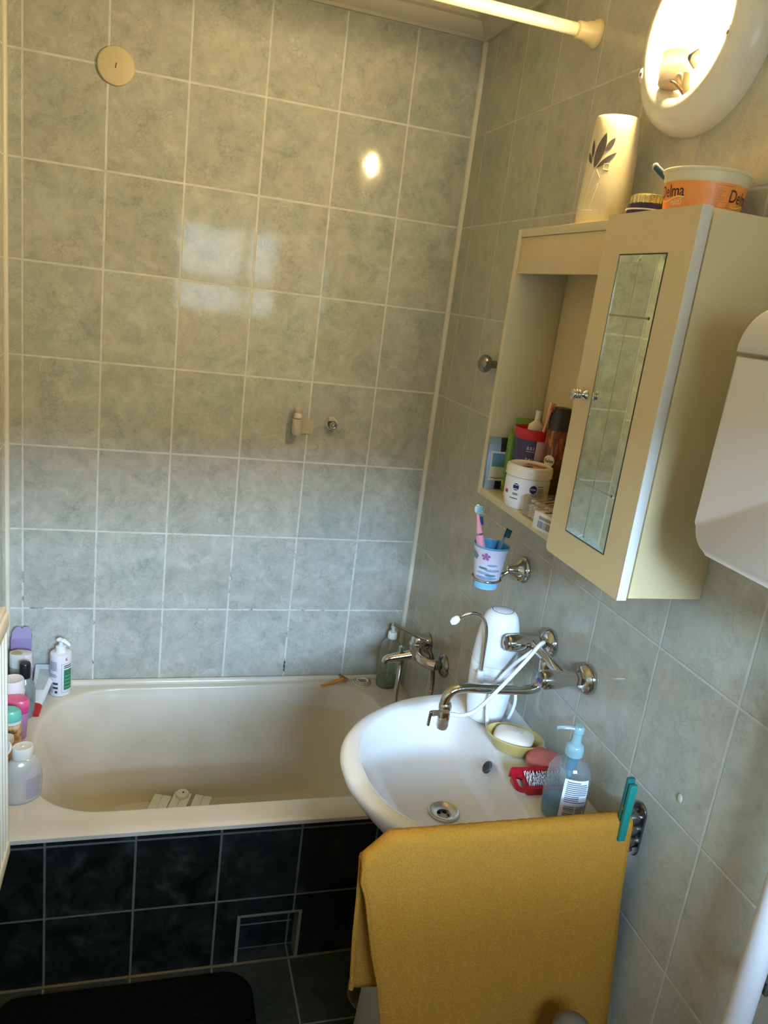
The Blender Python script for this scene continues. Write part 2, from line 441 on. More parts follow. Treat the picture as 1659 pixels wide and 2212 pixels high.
def front_only(L, dy, z):   # only the front lip curls down
    return [(p[0], p[1]+(dy if p[1]-OY < -.70 else 0), z) for p in L]
rings.append(at_z(ring([(-.001, -.001), (XL+.001, -.001), (XL+.001, -.698), (-.001, -.698)], 0), .428))
rings.append([(p[0], p[1]-(.013 if p[1]-OY < -.67 else 0), .4285) for p in out_flat])
rings.append([(p[0], p[1]-(.0135 if p[1]-OY < -.67 else 0), .439) for p in out_flat])
rings.append([(p[0], p[1]-(.010 if p[1]-OY < -.67 else 0), .442) for p in out_flat])
rings.append([(p[0], p[1]-(.003 if p[1]-OY < -.67 else 0), .446) for p in out_flat])
for f, z in ((.30, .4462), (.72, .446), (.88, .4465), (.95, .4455), (.985, .443), (1.0, .437)):
    rings.append([(p[0], p[1], z) for p in lerp_ring(out_flat, R_in, f)])
for f, z in ((.06, .425), (.15, .40), (.30, .345), (.45, .285), (.60, .22), (.74, .165), (.86, .125), (.94, .105), (1.0, .093)):
    rings.append([(p[0], p[1], z) for p in lerp_ring(R_in, R_fl, f)])
for s_, z in ((.8, .083), (.5, .078), (.15, .076)):
    rings.append([((C0[0]+OX)+(p[0]-C0[0]-OX)*s_, (C0[1]+OY)+(p[1]-C0[1]-OY)*s_, z) for p in R_fl])
mb = MB(); mb.rings(rings, cap1=True); mb.build('basin', m_tub, tub, smooth=50)
# raised edge along the wall
mb = MB(); mb.tube([(XL+OX+.01, -.012+OY, .449), (-.005+OX, -.012+OY, .449)], .011, 10); mb.build('back_edge', m_tub, tub)
mb = MB(); RS = []
for i in range(121):
    x = XL+.02+i*.0101; b_ = .421+.0045*random.random(); t_p = .431
    RS.append([(x+OX, AY-.0008+OY, b_), (x+OX, AY-.0035+OY, b_+.001), (x+OX, AY-.0035+OY, t_p), (x+OX, AY-.0008+OY, t_p)])
mb.rings(RS, cap0=True, cap1=True)
mb.build('sealant_strip', M('flaking_sealant', (176, 164, 150), .5, scale=60, var=.3), tub)
# slatted plastic thing lying in the bathtub
sl = thing('bath_grate', 'white ribbed plastic grate of three slats lying in the bathtub', 'grate', (-.712, -.150, .119))
m_sl = M('slat_plastic', (226, 224, 206), .4)
for q, (dx, dy) in enumerate(((-.062, 0), (0, .006), (.062, -.016))):
    B_ = T(dx, dy, 0) @ RZ(-110) @ RY(7)
    mb = MB(); mb.box((0, -.027, -.004), (.22, .027, .006), .003, mat=B_)
    mb.box((0, -.027, .0055), (.22, -.0015, .0085), .001, mat=B_).box((0, .0015, .0055), (.22, .027, .0085), .001, mat=B_)
    mb.build('slat', m_sl, sl)
    if q == 1:
        mb = MB(); mb.lathe([(0, .018), (.009, .018), (.019, .017), (.021, .012), (.021, .004), (0, .004)], 28, mat=B_ @ T(.012, 0, 0)); k = mb.build('cap', m_sl, sl)
        MB().cyl(B_ @ Vector((.010, .002, .0165)), B_ @ Vector((.010, .002, .019)), .003).build('hole', black_pl, k)

# ------------------------------------------------------------------ back wall fittings
v = thing('vent_cover', 'round cream cover plate high on the back wall', 'cover plate', (-.985, 0, 2.187))
MB().lathe([(0, .009), (.040, .009), (.0445, .007), (.046, .003), (.046, 0), (0, 0)], 56, RX(90)).build('disc', M('cream_cover', (206, 190, 152), .5), v)
MB().box((-.001, -.0098, -.006), (.001, -.0085, .007), mat=Matrix.Rotation(.15, 4, 'Y')).build('slot', M('slot_dark', (52, 42, 28), .7), v)

stain = M('scaled_metal', (204, 192, 178), .45, .2, scale=120, var=.3, bump=.3)
f = thing('wall_valve', 'painted elbow valve without handle, left of the smaller capped pipe on the back wall', 'pipe fitting', (-.441, 0, 1.302)); f.scale = (1.12, 1.12, 1.15)
MB().box((.004, -.003, -.018), (.048, 0, .020)).build('patch_plate', M('filler_white', (186, 174, 150), .6), f)
MB().cyl((0, 0, .002), (0, -.022, .002), .010, n=20).build('stub', stain, f)
MB().lathe([(0, -.020), (.010, -.019), (.0135, -.013), (.014, -.004), (.013, .014), (.0145, .020), (.0145, .024), (0, .024)], 24, T(0, -.026, 0)).build('body', stain, f)
MB().lathe([(0, .024), (.009, .024), (.0125, .027), (.0125, .035), (.010, .038), (.0085, .04), (.0105, .044), (.0105, .056), (0, .056)], 24, T(0, -.026, 0)).build('nipple', stain, f)
f = thing('capped_pipe', 'small capped pipe with a chrome end on the back wall', 'pipe fitting', (-.330, 0, 1.317))
MB().lathe([(0, .002), (.017, .002), (.019, 0), (0, 0)], 24, RX(90)).build('flange', m_sil, f)
MB().lathe([(0, 0), (.0125, 0), (.0135, .012), (.0125, .03), (0, .03)], 24, RX(90)).build('stub', M('brown_metal', (112, 92, 80), .4, .5), f)
MB().lathe([(.0, .037), (.003, .036), (.0045, .034), (.008, .0345), (.0105, .032), (.0125, .028), (.0, .028)], 24, RX(90)).build('end_cap', chrome, f)
MB().cyl((-.006, -.018, .012), (-.006, -.018, .025), .0105, .011, 20, .002).build('top_cap', stain, f)

# ------------------------------------------------------------------ shower curtain rod
r = thing('curtain_rod', 'white shower curtain rod across the top of the room', 'curtain rod', (0, -.652, 2.292))
cream = M('cream_plastic', (232, 208, 160), .35)
MB().cyl((-.045, 0, 0), (XL, 0, 0), .0125, n=28).build('rod', M('white_enamel_tube', (222, 214, 192), .25), r)
MB().lathe([(0, 0), (.027, 0), (.028, .004), (.0255, .010), (.0215, .014), (.0205, .024), (.0172, .029), (.0165, .047), (.0125, .050), (0, .050)], 36, RY(-90)).build('end_cup', cream, r)

# ------------------------------------------------------------------ wall lamp
L = thing('wall_lamp', 'round white wall lamp with bare glowing bulb above the cabinet', 'lamp', (0, -1.066, 2.184))
lw = M('lamp_white', (226, 222, 210), .22, scale=10)
MB().lathe([(.10, 0), (.150, 0), (.153, .012), (.151, .026), (.143, .042), (.132, .050), (.115, .0535), (.104, .0525), (.0985, .048), (.096, .042), (.094, .010)], 72, RY(-90)).build('ring', lw, L)
MB().lathe([(0, .003), (.085, .003), (.096, .008), (.097, .004), (0, .001)], 64, RY(-90)).build('dish', M('lamp_inner_white', (240, 238, 230), .4), L)
soc = M('porcelain', (214, 196, 168), .4)
ax = Vector((-.02, .10, 1)).normalized()
s0 = Vector((-.033, .047, -.064))
MB().lathe([(0, -.006), (.020, -.006), (.0235, -.002), (.0235, .028), (.0215, .033), (.0215, .047), (.018, .050), (0, .050)], 28, T(*s0) @ axis_to(ax)).build('socket', soc, L)
be = NT('glowing_bulb'); em = be.n('ShaderNodeEmission'); em.inputs[0].default_value = (1.0, .735, .33, 1); em.inputs[1].default_value = 1500.
be.l(em.outputs[0], be.out.inputs[0])
bp = s0+ax*.050
MB().lathe([(0, 0), (.013, 0), (.0135, .016), (0, .016)], 24, T(*bp) @ axis_to(ax)).build('bulb_neck', soc, L)
MB().lathe([(.0, .014), (.012, .014), (.014, .022), (.022, .036), (.0275, .050), (.0285, .060), (.026, .072), (.019, .082), (.009, .088), (0, .089)], 32, T(*bp) @ axis_to(ax)).build('bulb', be.m, L)
wy = M('wire_cream', (226, 206, 160), .45); wb = M('wire_brown', (146, 110, 80), .5)
MB().tube(catmull([(-.026, .010, -.092), (-.034, .013, -.070), (-.040, .018, -.058), (-.036, .028, -.060), (-.030, .035, -.070)]), .0032, 10).build('wire', wy, L)
MB().tube(catmull([(-.026, .012, -.090), (-.042, .022, -.072), (-.045, .034, -.066), (-.034, .044, -.062)]), .0022, 8).build('wire', wb, L)
MB().tube(catmull([(-.020, .0, -.095), (-.034, .004, -.078), (-.036, .006, -.058)]), .006, 12).build('cable', wy, L)
MB().tube(catmull([(-.030, -.006, -.050), (-.046, -.012, -.040), (-.036, -.016, -.030)]), .0045, 10).build('clip', chrome_dull, L)
for yy, zz in ((.118, -.040), (-.108, -.030)):
    k = MB().lathe([(0, .010), (.006, .010), (.009, .007), (.010, 0), (0, 0)], 20, T(-.044, yy, zz) @ RY(-90) @ Matrix.Diagonal((1.5, .9, 1, 1))).build('screw_lug', lw, L)
    MB().cyl((-.053, yy, zz), (-.0545, yy, zz), .003, n=12).build('screw', chrome_dull, k)

# ------------------------------------------------------------------ wall cabinet
beige = M('beige_laminate', (216, 192, 146), .38, scale=14, var=.03)
beige2 = M('pale_edge', (214, 200, 164), .4, scale=14, var=.03)
CY0, CY1, CZ0, CZ1, CX = -1.345, -.717, 1.308, 1.882, -.134
cab = thing('wall_cabinet', 'beige bathroom wall cabinet with open shelf and mirror door', 'cabinet', (0, -1.03, CZ0))
oy, oz = 1.03, -CZ0
def cb(m, lo, hi, bev=.0): return m.box((lo[0], lo[1]+oy, lo[2]+oz), (hi[0], hi[1]+oy, hi[2]+oz), bev)
cb(MB(), (CX, CY1-.016, CZ0), (-.0005, CY1, CZ1), .001).build('side_panel', beige2, cab)
cb(MB(), (CX, CY0, CZ0), (-.0005, CY0+.016, CZ1), .001).build('side_panel', beige, cab)
cb(MB(), (CX, CY0+.016, CZ0), (-.0005, CY1-.016, CZ0+.016), .001).build('bottom_board', beige2, cab)
cb(MB(), (CX, CY0+.016, CZ1-.016), (-.0005, CY1-.016, CZ1), .001).build('top_board', beige2, cab)
cb(MB(), (-.012, CY0+.016, CZ0+.016), (-.005, CY1-.0185, CZ1-.016)).build('back_panel', beige, cab)
cb(MB(), (-.0045, CY0+.016, CZ0+.016), (-.0006, CY1-.016, CZ1-.016)).build('back_gap', M('gap_dark', (40, 32, 22), .8), cab)
cb(MB(), (CX+.004, -1.11, CZ0+.016), (-.012, -1.095, CZ1-.016), .001).build('divider', beige, cab)
cb(MB(), (CX+.003, -1.105, 1.793), (CX+.016, CY1-.0165, CZ1-.0165), .0008).build('fascia', beige, cab)
# mirror door: slab with rounded lower corner, mirror inlay, knob
def dpoly(pts, x0, x1, m): 
    return m.prism([(y+oy, z+oz) for y, z in pts], x0, x1, Matrix(((0, 0, 1, 0), (1, 0, 0, 0), (0, 1, 0, 0), (0, 0, 0, 1))))
door = dpoly([(-1.3425, 1.304), (-1.3425, 1.884), (-1.1035, 1.884), (-1.1035, 1.312), (-1.105, 1.308), (-1.110, 1.304)], -.153, -.1365, MB()).build('door', beige, cab, smooth=0)
cb(MB(), (-.1532, -1.3442, 1.304), (-.1362, -1.3424, 1.884), .0005).build('edge_band', M('white_edging', (226, 220, 210), .35), door)
my0, my1, mz0, mz1 = -1.284, -1.161, 1.360, 1.820
cb(MB(), (-.1536, my0-.0022, mz0-.0022), (-.1525, my1+.0022, mz1+.0022)).build('mirror_frame', M('dark_green_edge', (44, 52, 44), .4), door)
mir = M('mirror_silver', (214, 226, 220), .015, 1., var=.0)
bv = .0105; gx = -.1562
mb = MB(); ys = [my0, my0+bv, my1-bv, my1]; zs = [mz0, mz0+bv, mz1-bv, mz1]
xh = {0: -.1538, 1: gx, 2: gx, 3: -.1538}
def gp(i, j): return (max(xh[i], xh[j]), ys[i]+oy, zs[j]+oz)
for i in range(3):
    for j in range(3):
        mb.quad(gp(i, j), gp(i+1, j), gp(i+1, j+1), gp(i, j+1))
mb.build('mirror', mir, door, smooth=0)
gro = M('cut_groove', (168, 170, 158), .12, .8)
def groove(m, a, b, wd=.0022):
    a, b = Vector((gx-.0004, a[0]+oy, a[1]+oz)), Vector((gx-.0004, b[0]+oy, b[1]+oz)); d = (b-a).normalized(); n_ = Vector((1, 0, 0)).cross(d)*wd
    c = Vector((.0006, 0, 0)); 
    m.quad(a-n_+c, b-n_+c, b, a).quad(a, b, b+n_+c, a+n_+c)
mb = MB(); yc = (my0+my1)/2
groove(mb, (yc, mz0+.006), (yc, mz1-.006))
for zz in (1.453, 1.728): groove(mb, (my0+bv*.6, zz), (my1-bv*.6, zz))
mb.build('mirror_grooves', gro, door, smooth=0)
MB().lathe([(0, 0), (.0085, 0), (.0095, .0015), (.0075, .004), (.0045, .008), (.0045, .011), (.0085, .0125), (.0092, .0145), (.0085, .0162), (.0078, .0168), (.0088, .018), (.0094, .0195), (.0086, .0212), (.0079, .0218), (.0088, .023), (.0092, .0245), (.0085, .0262), (.007, .0275), (0, .0278)], 32, T(-.153, -1.139+oy, 1.594+oz) @ RY(-90)).build('knob', chrome, door)

# ball knob on the wall behind the cabinet
k = thing('wall_hook', 'round chrome ball hook on the tiles left of the wall cabinet', 'hook', (0, -.408, 1.577))
MB().cyl((0, 0, 0), (-.02, 0, 0), .010, n=20).build('stem', chrome_dull, k)
MB().sphere((-.030, 0, 0), .0235, (.8, 1, 1), 28).build('ball', chrome_dull, k)

SH = CZ0+.016+.0005
# --- items on the open shelf
p = thing('foil_pouch', 'grey-blue foil pouch leaning in the left corner of the open shelf', 'pouch', (-.098, -.7445, SH), math.radians(-3))
def pouchgrid(z0, z1, x0, x1, off, seg=10):
    m = MB(); R = []
    for j in range(seg+1):
        z = z0+(z1-z0)*j/seg
        R.append([(x, .012*(z/.12)-off-.006*math.sin(PI*min(1, max(0, (z)/.118)))*(1-abs(2*(x+.001)/.072)**2*.6), z) for x in [x0+(x1-x0)*i/10 for i in range(11)]])
    m.rings(R, closed=False); return m
b = pouchgrid(0, .118, -.034, .034, .004); b.build('pouch_front', M('foil_blue_grey', (150, 168, 184), .35, .3), p)
pouchgrid(0, .118, -.034, .034, -.001).build('pouch_back', M('foil_grey', (140, 150, 160), .35, .3), p)
pouchgrid(.078, .117, -.006, .034, .0046).build('black_band', M('print_black', (26, 26, 30), .4), p)
pouchgrid(.0005, .020, -.010, .034, .0046).build('black_foot', M('print_black', (26, 26, 30), .4), p)
lab = pouchgrid(.020, .086, -.028, .034, .0050); lab.build('label', M('label_cream', (206, 200, 180), .5), p)
pouchgrid(.052, .082, -.024, .034, .0054).build('sea_picture', M('teal_picture', (74, 124, 142), .5, scale=60, var=.3), p)
mb = MB(); mb.text('BIK', .017, lambda x, y: (x+.004, -.0095+.0035, y+.035), .02); mb.text('S', .013, lambda x, y: (x+.016, -.0095+.0042, y+.047)); 
mb.build('lettering', dark_print, p, smooth=0)
MB().tube([(-.024+.006*i, -.0085, .0265+.0014*math.sin(i*2)) for i in range(10)], .0008, 6).build('wavy_line', dark_print, p)

g = thing('green_carton', 'narrow green carton with open lid behind the measuring cup', 'carton', (-.062, -.7555, SH), math.radians(-3))
gm = M('green_card', (122, 160, 62), .5, scale=20)
MB().box((-.031, -.0095, 0), (.040, .0085, .136), .001).build('box', gm, g)
MB().box((-.020, .006, .136), (.039, .0085, .166), .0005).build('lid_flap', gm, g)
mb = MB()
for i in range(9): mb.box((-.0316, -.0085+.002*(i % 2), .028+i*.011), (-.0310, .0070-.004*(i % 3), .0295+i*.011))
mb.build('print_lines', M('green_print', (84, 124, 44), .5), g)
mb = MB(); mb.box((-.0316, -.009, .012), (-.0310, .008, .024)); mb.build('pale_stripe', M('pale_green', (164, 190, 90), .5), g)

c = thing('measuring_cup', 'dark violet measuring cup with red rim on the open shelf', 'cup', (-.060, -.803, SH)); c.scale = (1.14, 1.14, 1.10)
MB().lathe([(.0, .002), (.030, .002), (.0305, 0), (.031, .003), (.0365, .128), (.0355, .128), (.029, .006), (0, .006)], 40, sx=.95).build('cup_body', M('violet_plastic', (58, 50, 84), .35), c)
MB().patch(.0316, math.radians(-106), math.radians(-52), .004, .126, 12, sx=.95, r1=.0372).build('white_panel', M('cup_white', (206, 188, 184), .4), c)
MB().lathe([(.0355, .122), (.0372, .120), (.0390, .124), (.0398, .138), (.0402, .140), (.0385, .141), (.0372, .138), (.0360, .124)], 40, sx=.95).build('rim', M('red_plastic', (186, 30, 34), .35), c)
mb = MB(); R_ = .0352
for z, s_ in ((.104, '0.5 l'), (.082, '0.4 l'), (.060, '0.3 l')):
    rr = .0316+(.0372-.0316)*z/.126+.0003
    mb.text(s_, .0085, lambda x, y, rr=rr, z=z: (rr*.95*math.cos(math.radians(-122)+x/rr), rr*math.sin(math.radians(-122)+x/rr), z+y), .01)
    mb.patch(rr, math.radians(-134), math.radians(-109), z-.0062, z-.0054, 6, sx=.95)
mb.build('scale_marks', paper_white, c, smooth=0)
tp = thing('toothpaste_tube', 'white tube with narrow nozzle standing in the red-rimmed cup', 'tube', (-.066, -.806, SH+.075))
tm = T(0, 0, 0) @ RY(6) @ RX(-4)
MB().lathe([(0, 0), (.014, 0), (.016, .070), (0, .070)], 24, tm, sx=1.1, sy=.7).build('tube_body', M('tube_grey', (118, 112, 124), .4), tp)
MB().lathe([(0, .070), (.017, .070), (.0175, .078), (.0165, .086), (.009, .093), (.0065, .096), (.0065, .110), (.0075, .111), (.0078, .116), (.006, .118), (0, .118)], 28, tm, sx=1.0, sy=.85).build('nozzle', M('ivory_plastic', (232, 226, 204), .35), tp)
tb = thing('pink_toothbrush', 'pink toothbrush leaning out of the red-rimmed cup', 'toothbrush', (-.064, -.812, SH+.012))
pts = catmull([(0, 0, 0), (.001, -.014, .06), (.002, -.028, .12), (.003, -.040, .168), (.003, -.046, .190)])
MB().tube(pts, .004, 10, radii=[.0045+.0012*math.sin(i*.25) if i < 22 else .0028+.0018*(i-22)/10 for i in range(len(pts))]).build('handle', M('pink_beige', (226, 164, 140), .35), tb)
hd = MB(); d_ = (pts[-1]-pts[-6]).normalized()
hd.box((-.005, -.003, -.004), (.005, .003, .022), .002, mat=T(*pts[-3]) @ axis_to(d_)).build('head', M('pink_pale', (234, 190, 170), .35), tb)
mb = MB()
for i in range(5):
    for j in range(3): mb.cyl(pts[-3]+d_*(.001+i*.004)+Vector((-.003+j*.003, 0, 0)), pts[-3]+d_*(.001+i*.004)+Vector((-.003+j*.003, -.010, .002)), .0013, n=6)
mb.build('bristles', M('bristle_red_white', (222, 120, 110), .6), tb)

cn = thing('hair_spray', 'brown spray can with black cap at the back of the open shelf', 'spray can', (-.0365, -.860, SH)); cn.scale = (.88, .88, 1)
t_ = NT('hair_picture'); co = t_.n('ShaderNodeTexCoord').outputs['Object']
mp = t_.n('ShaderNodeMapping'); t_.l(co, mp.inputs[0]); mp.inputs['Rotation'].default_value = (.5, .6, .3); mp.inputs['Scale'].default_value = (60, 60, 14)
wv = t_.noise(mp.outputs[0], 1.6, 3, .5, 1.2)
hc = t_.ramp(wv, [(.3, lin((52, 24, 16))), (.5, lin((120, 62, 36))), (.62, lin((186, 112, 66))), (.75, lin((86, 40, 24)))])
sp = t_.n('ShaderNodeSeparateXYZ'); t_.l(co, sp.inputs[0])
lo = t_.n('ShaderNodeMapRange'); t_.l(sp.outputs['Z'], lo.inputs[0]); lo.inputs[1].default_value = .085; lo.inputs[2].default_value = .105
t_.bsdf(**{'Base Color': t_.mix(lo.outputs[0], (*lin((72, 38, 26)), 1), hc), 'Roughness': .3})
MB().lathe([(0, 0), (.0245, 0), (.0255, .002), (.0255, .160), (.0235, .163), (0, .163)], 40).build('can_body', t_.m, cn)
MB().lathe([(0, .163), (.0248, .163), (.0252, .168), (.0238, .207), (.022, .2105), (0, .2115)], 40).build('cap', M('cap_black', (46, 40, 38), .4), cn)
mb = MB(); a_ = math.radians(-138)
for i in range(24):
    t0 = 2*PI*i/24; t1 = 2*PI*(i+1)/24
    f_ = lambda t, q=1.: (.0258*math.cos(a_+.52*q*math.cos(t)), .0258*math.sin(a_+.52*q*math.cos(t)), .0985+.0125*q*math.sin(t))
    for q0 in range(4): mb._face([mb.bm.verts.new(p_) for p_ in (f_(t0, q0/4), f_(t0, (q0+1)/4), f_(t1, (q0+1)/4), f_(t1, q0/4))])
mb.build('badge', M('badge_cream', (228, 218, 204), .4), cn, smooth=0)
MB().text('Balea', .0105, lambda x, y: (.0261*math.cos(a_+x/.0261), .0261*math.sin(a_+x/.0261), .0985+y), .015).build('lettering', M('print_brown', (40, 28, 26), .5), cn, smooth=0)

j = thing('cream_jar', 'large white cream jar with screw lid in front on the open shelf', 'jar', (-.098, -.884, SH)); j.scale = (.92, .92, 1)
iv = M('ivory_gloss', (232, 222, 200), .22)
MB().lathe([(0, 0), (.043, 0), (.046, .004), (.050, .020), (.0505, .060), (.049, .066), (0, .066)], 56, sx=1.0).build('jar_body', M('jar_white', (232, 226, 222), .22), j)
MB().lathe([(0, .087), (.040, .087), (.043, .088), (.046, .091), (.0505, .089), (.0525, .083), (.0525, .068), (.050, .066), (.0, .066)], 56).build('lid', iv, j)
mb = MB(); mb.lathe([(0, 0), (.010, 0), (.010, .0004), (0, .0004)], 24, T(-.012, -.012, .0872), sx=1.3, sy=.8).build('lid_print', M('lid_navy', (60, 40, 60), .4), j)
MB().box((-.004, -.022, 0), (.018, .024, .0004), mat=T(.010, -.002, .0873) @ RZ(38)).build('lid_stripe', M('lid_red', (168, 96, 80), .4), j)
jr = .0509; navy = M('badge_navy', (28, 34, 88), .35)
def disc_on(m, r, a, z, rad):
    for i in range(24):
        t0 = 2*PI*i/24; t1 = 2*PI*(i+1)/24
        f = lambda t, q: (r*math.cos(a+q*rad/r*math.cos(t)), r*math.sin(a+q*rad/r*math.cos(t)), z+rad*q*math.sin(t))
        for q0 in range(4): m._face([m.bm.verts.new(p_) for p_ in (f(t0, q0/4), f(t0, (q0+1)/4), f(t1, (q0+1)/4), f(t1, q0/4))])
a1_, a2_ = math.radians(-145), math.radians(-100)
mb = MB(); disc_on(mb, jr, a1_, .047, .0075); ba = mb.build('badge', navy, j, smooth=0)
mb = MB(); disc_on(mb, jr, a2_, .047, .0085); bb = mb.build('badge', navy, j, smooth=0)
mb = MB()
mb.text('NIVEA', .0048, lambda x, y: ((jr+.0004)*math.cos(a2_+x/jr), (jr+.0004)*math.sin(a2_+x/jr), .047+y), .02)
mb.build('badge_lettering', paper_white, bb, smooth=0)
mb = MB(); mb.patch(jr+.0004, a1_-.09, a1_+.09, .0505, .0520, 4).patch(jr+.0004, a1_-.09, a1_+.09, .0420, .0435, 4)
mb.build('badge_stripe', paper_white, ba, smooth=0)
mb = MB()
def bars(m, r, a0, a1, z0, z1, n_, frac=.55):
    for i in range(n_):
        zt = z1-(z1-z0)*i/n_; m.patch(r, a0, a1-(a1-a0)*random.random()*.12, zt-(z1-z0)/n_*frac, zt, 6)
bars(mb, jr, a2_-.17, a2_+.52, .018, .036, 7); bars(mb, jr, a2_+.2, a2_+.52, .038, .050, 5)
mb.patch(jr, a2_+.2, a2_+.50, .0525, .0545, 4)
mb.build('small_print', grey_print, j, smooth=0)
mb = MB(); bars(mb, jr, a1_-.12, a1_+.14, .029, .034, 2); bars(mb, jr, a1_-.24, a1_+.20, .0205, .0235, 1)
mb.build('front_print', dark_print, j, smooth=0)
mb = MB(); mb.patch(jr, a1_-.62, a1_-.42, .030, .037, 4); mb.build('red_mark', M('mark_red', (160, 40, 52), .4), j, smooth=0)

q = thing('cotton_bud_box', 'clear plastic box of cotton buds at the front of the shelf', 'box', (-.093, -1.005, SH), math.radians(4))
MB().box((-.036, -.045, 0), (.036, .062, .043), .004).build('clear_box', clear_mat('clear_box_plastic', (240, 232, 216), .25, .16, (226, 214, 196)), q)
mb = MB(); mb2 = MB()
for i in range(6):
    for k_ in range(4):
        z = .005+k_*.0065; y = -.038+i*.0145
        mb.cyl((-.030, y, z), (.030, y+random.uniform(-.003, .003), z), .0011, n=6)
        for x in (-.030, .030): mb2.sphere((x, y, z), .0034, (1.8, 1, 1), 10)
for i in range(5):
    y = -.030+i*.017; mb.cyl((-.026, y, .034), (.028, y+.02, .035), .0011, n=6); mb2.sphere((-.026, y, .034), .0034, (1.8, 1, 1), 10)
sticks = mb.build('bud_sticks', M('stick_white', (224, 214, 200), .5), q); sticks['kind'] = 'stuff'
buds = mb2.build('cotton_tips', M('cotton', (244, 240, 232), .9), q); buds['kind'] = 'stuff'
q = thing('small_carton', 'small white carton with barcode on the shelf edge beside the door', 'carton', (-.127, -1.062, SH), math.radians(12))
MB().box((-.020, -.034, 0), (.024, .030, .034), .0008).build('box', M('card_white', (216, 206, 192), .45), q)
mb = MB()
x = -.014
MB().box((-.017, -.0346, .001), (.022, -.0341, .033)).build('blue_face', M('card_bluewhite', (206, 212, 226), .4), q)
for i in range(14):
    wd = random.choice((.0008, .0014, .002)); yy = -.022+i*.0028
    mb.box((-.0206, yy, .006), (-.0201, yy+wd, .019))
for i in range(7): mb.box((-.0206, -.020+i*.005, .022), (-.0201, -.0165+i*.005, .028))
mb.build('barcode', grey_print, q, smooth=0)
MB().box((-.004, -.0352, .005), (.010, -.0347, .017)).build('dark_panel', dark_print, q, smooth=0)
for y0q, y1q in ((.0285, .030), (-.016, -.010), (.004, .012)): MB().box((-.012, y0q, .0339), (.022, y1q, .0344)).build('top_print', dark_print, q, smooth=0)

# --- on top of the cabinet
TZ = CZ1+.0005
fz = thing('air_freshener', 'tall cream air freshener with cut-out leaf motif on the cabinet', 'air freshener', (-.066, -.925, TZ), math.radians(-28)); fz.scale = (.92, .95, 1)
fm = M('freshener_cream', (228, 212, 172), .3, scale=8)
prof = [(0, 0), (.049, 0), (.051, .004), (.0495, .08), (.046, .165), (.0445, .188), (.042, .1915), (.0, .193)]
def fr_pt(a, z, o=0.):
    for (r0, z0), (r1, z1) in zip(prof[1:], prof[2:]):
        if z0 <= z <= z1: r = r0+(r1-r0)*(z-z0)/(z1-z0); break
    return ((r+o)*1.0*math.cos(a), (r+o)*.78*math.sin(a), z)
MB().lathe(prof, 64, sx=1.0, sy=.78).build('housing', fm, fz)
mb = MB(); A0 = math.radians(-128)
def petal(m, x0, z0, x1, z1, wd, o=.0011, n=12):
    a, b = Vector((x0, z0)), Vector((x1, z1)); d = b-a; nn = Vector((-d.y, d.x)).normalized(); L_, R2 = [], []
    for i in range(n+1):
        t = i/n; ww = wd*math.sin(PI*t)**.8; pnt = a+d*t
        L_.append(pnt+nn*ww); R2.append(pnt-nn*ww)
    f = lambda q_: fr_pt(A0+q_.x/.043, q_.y, o)
    for i in range(n):
        m._face([m.bm.verts.new(p_) for p_ in (f(L_[i]), f(L_[i+1]), f(R2[i+1]), f(R2[i]))])
petal(mb, -.002, .100, .010, .160, .0085); petal(mb, -.010, .118, -.016, .150, .0035); petal(mb, .014, .128, .027, .152, .0048)
petal(mb, .003, .100, .034, .128, .0042); petal(mb, -.010, .108, -.024, .128, .004)
mb.build('leaf_cutouts', M('cutout_dark', (74, 66, 60), .5), fz, smooth=0)
mb = MB()
for (xa, za, xb, zb) in ((0, .098, -.012, .02), (-.008, .105, -.022, .03), (.004, .098, .012, .085), (.012, .075, .004, .03), (.012, .075, -.002, .055), (-.018, .028, .010, .028), (.016, .098, .025, .098), (.016, .108, .025, .108), (.016, .098, .016, .108), (.025, .098, .025, .108)):
    P_ = [fr_pt(A0+(xa+(xb-xa)*i/8)/.043, za+(zb-za)*i/8, .0004) for i in range(9)]
    mb.tube(P_, .0006, 6)
mb.build('embossed_lines', M('freshener_line', (250, 238, 204), .3), fz)

jt = thing('navy_jar', 'small navy jar with gold lid between freshener and margarine tub', 'jar', (-.085, -1.108, TZ))
MB().lathe([(0, -.0), (.034, 0), (.0355, .002), (.0355, .015), (.033, .0175), (0, .0175)], 40).build('jar_body', M('navy_enamel', (34, 28, 74), .25), jt)
mb = MB(); mb.lathe([(.0352, .0150), (.0372, .0158), (.0368, .0172), (.035, .0172)], 40); mb.build('white_ring', paper_white, jt)
MB().lathe([(0, .0175), (.0345, .0175), (.0352, .0185), (.0345, .0245), (.033, .0253), (0, .0253)], 40).build('navy_rim', M('navy_enamel', (34, 28, 74), .25), jt)
mb = MB(); mb.lathe([(0, .0253), (.0285, .0253), (.0300, .028), (.0298, .038), (.028, .0405), (0, .0405)], 40)
for i in range(20):
    a = 2*PI*i/20; mb.cyl((.0296*math.cos(a), .0296*math.sin(a), .0265), (.0296*math.cos(a), .0296*math.sin(a), .038), .0022, n=8)
mb.build('gold_lid', M('gold_metal', (226, 206, 146), .25, .9), jt)

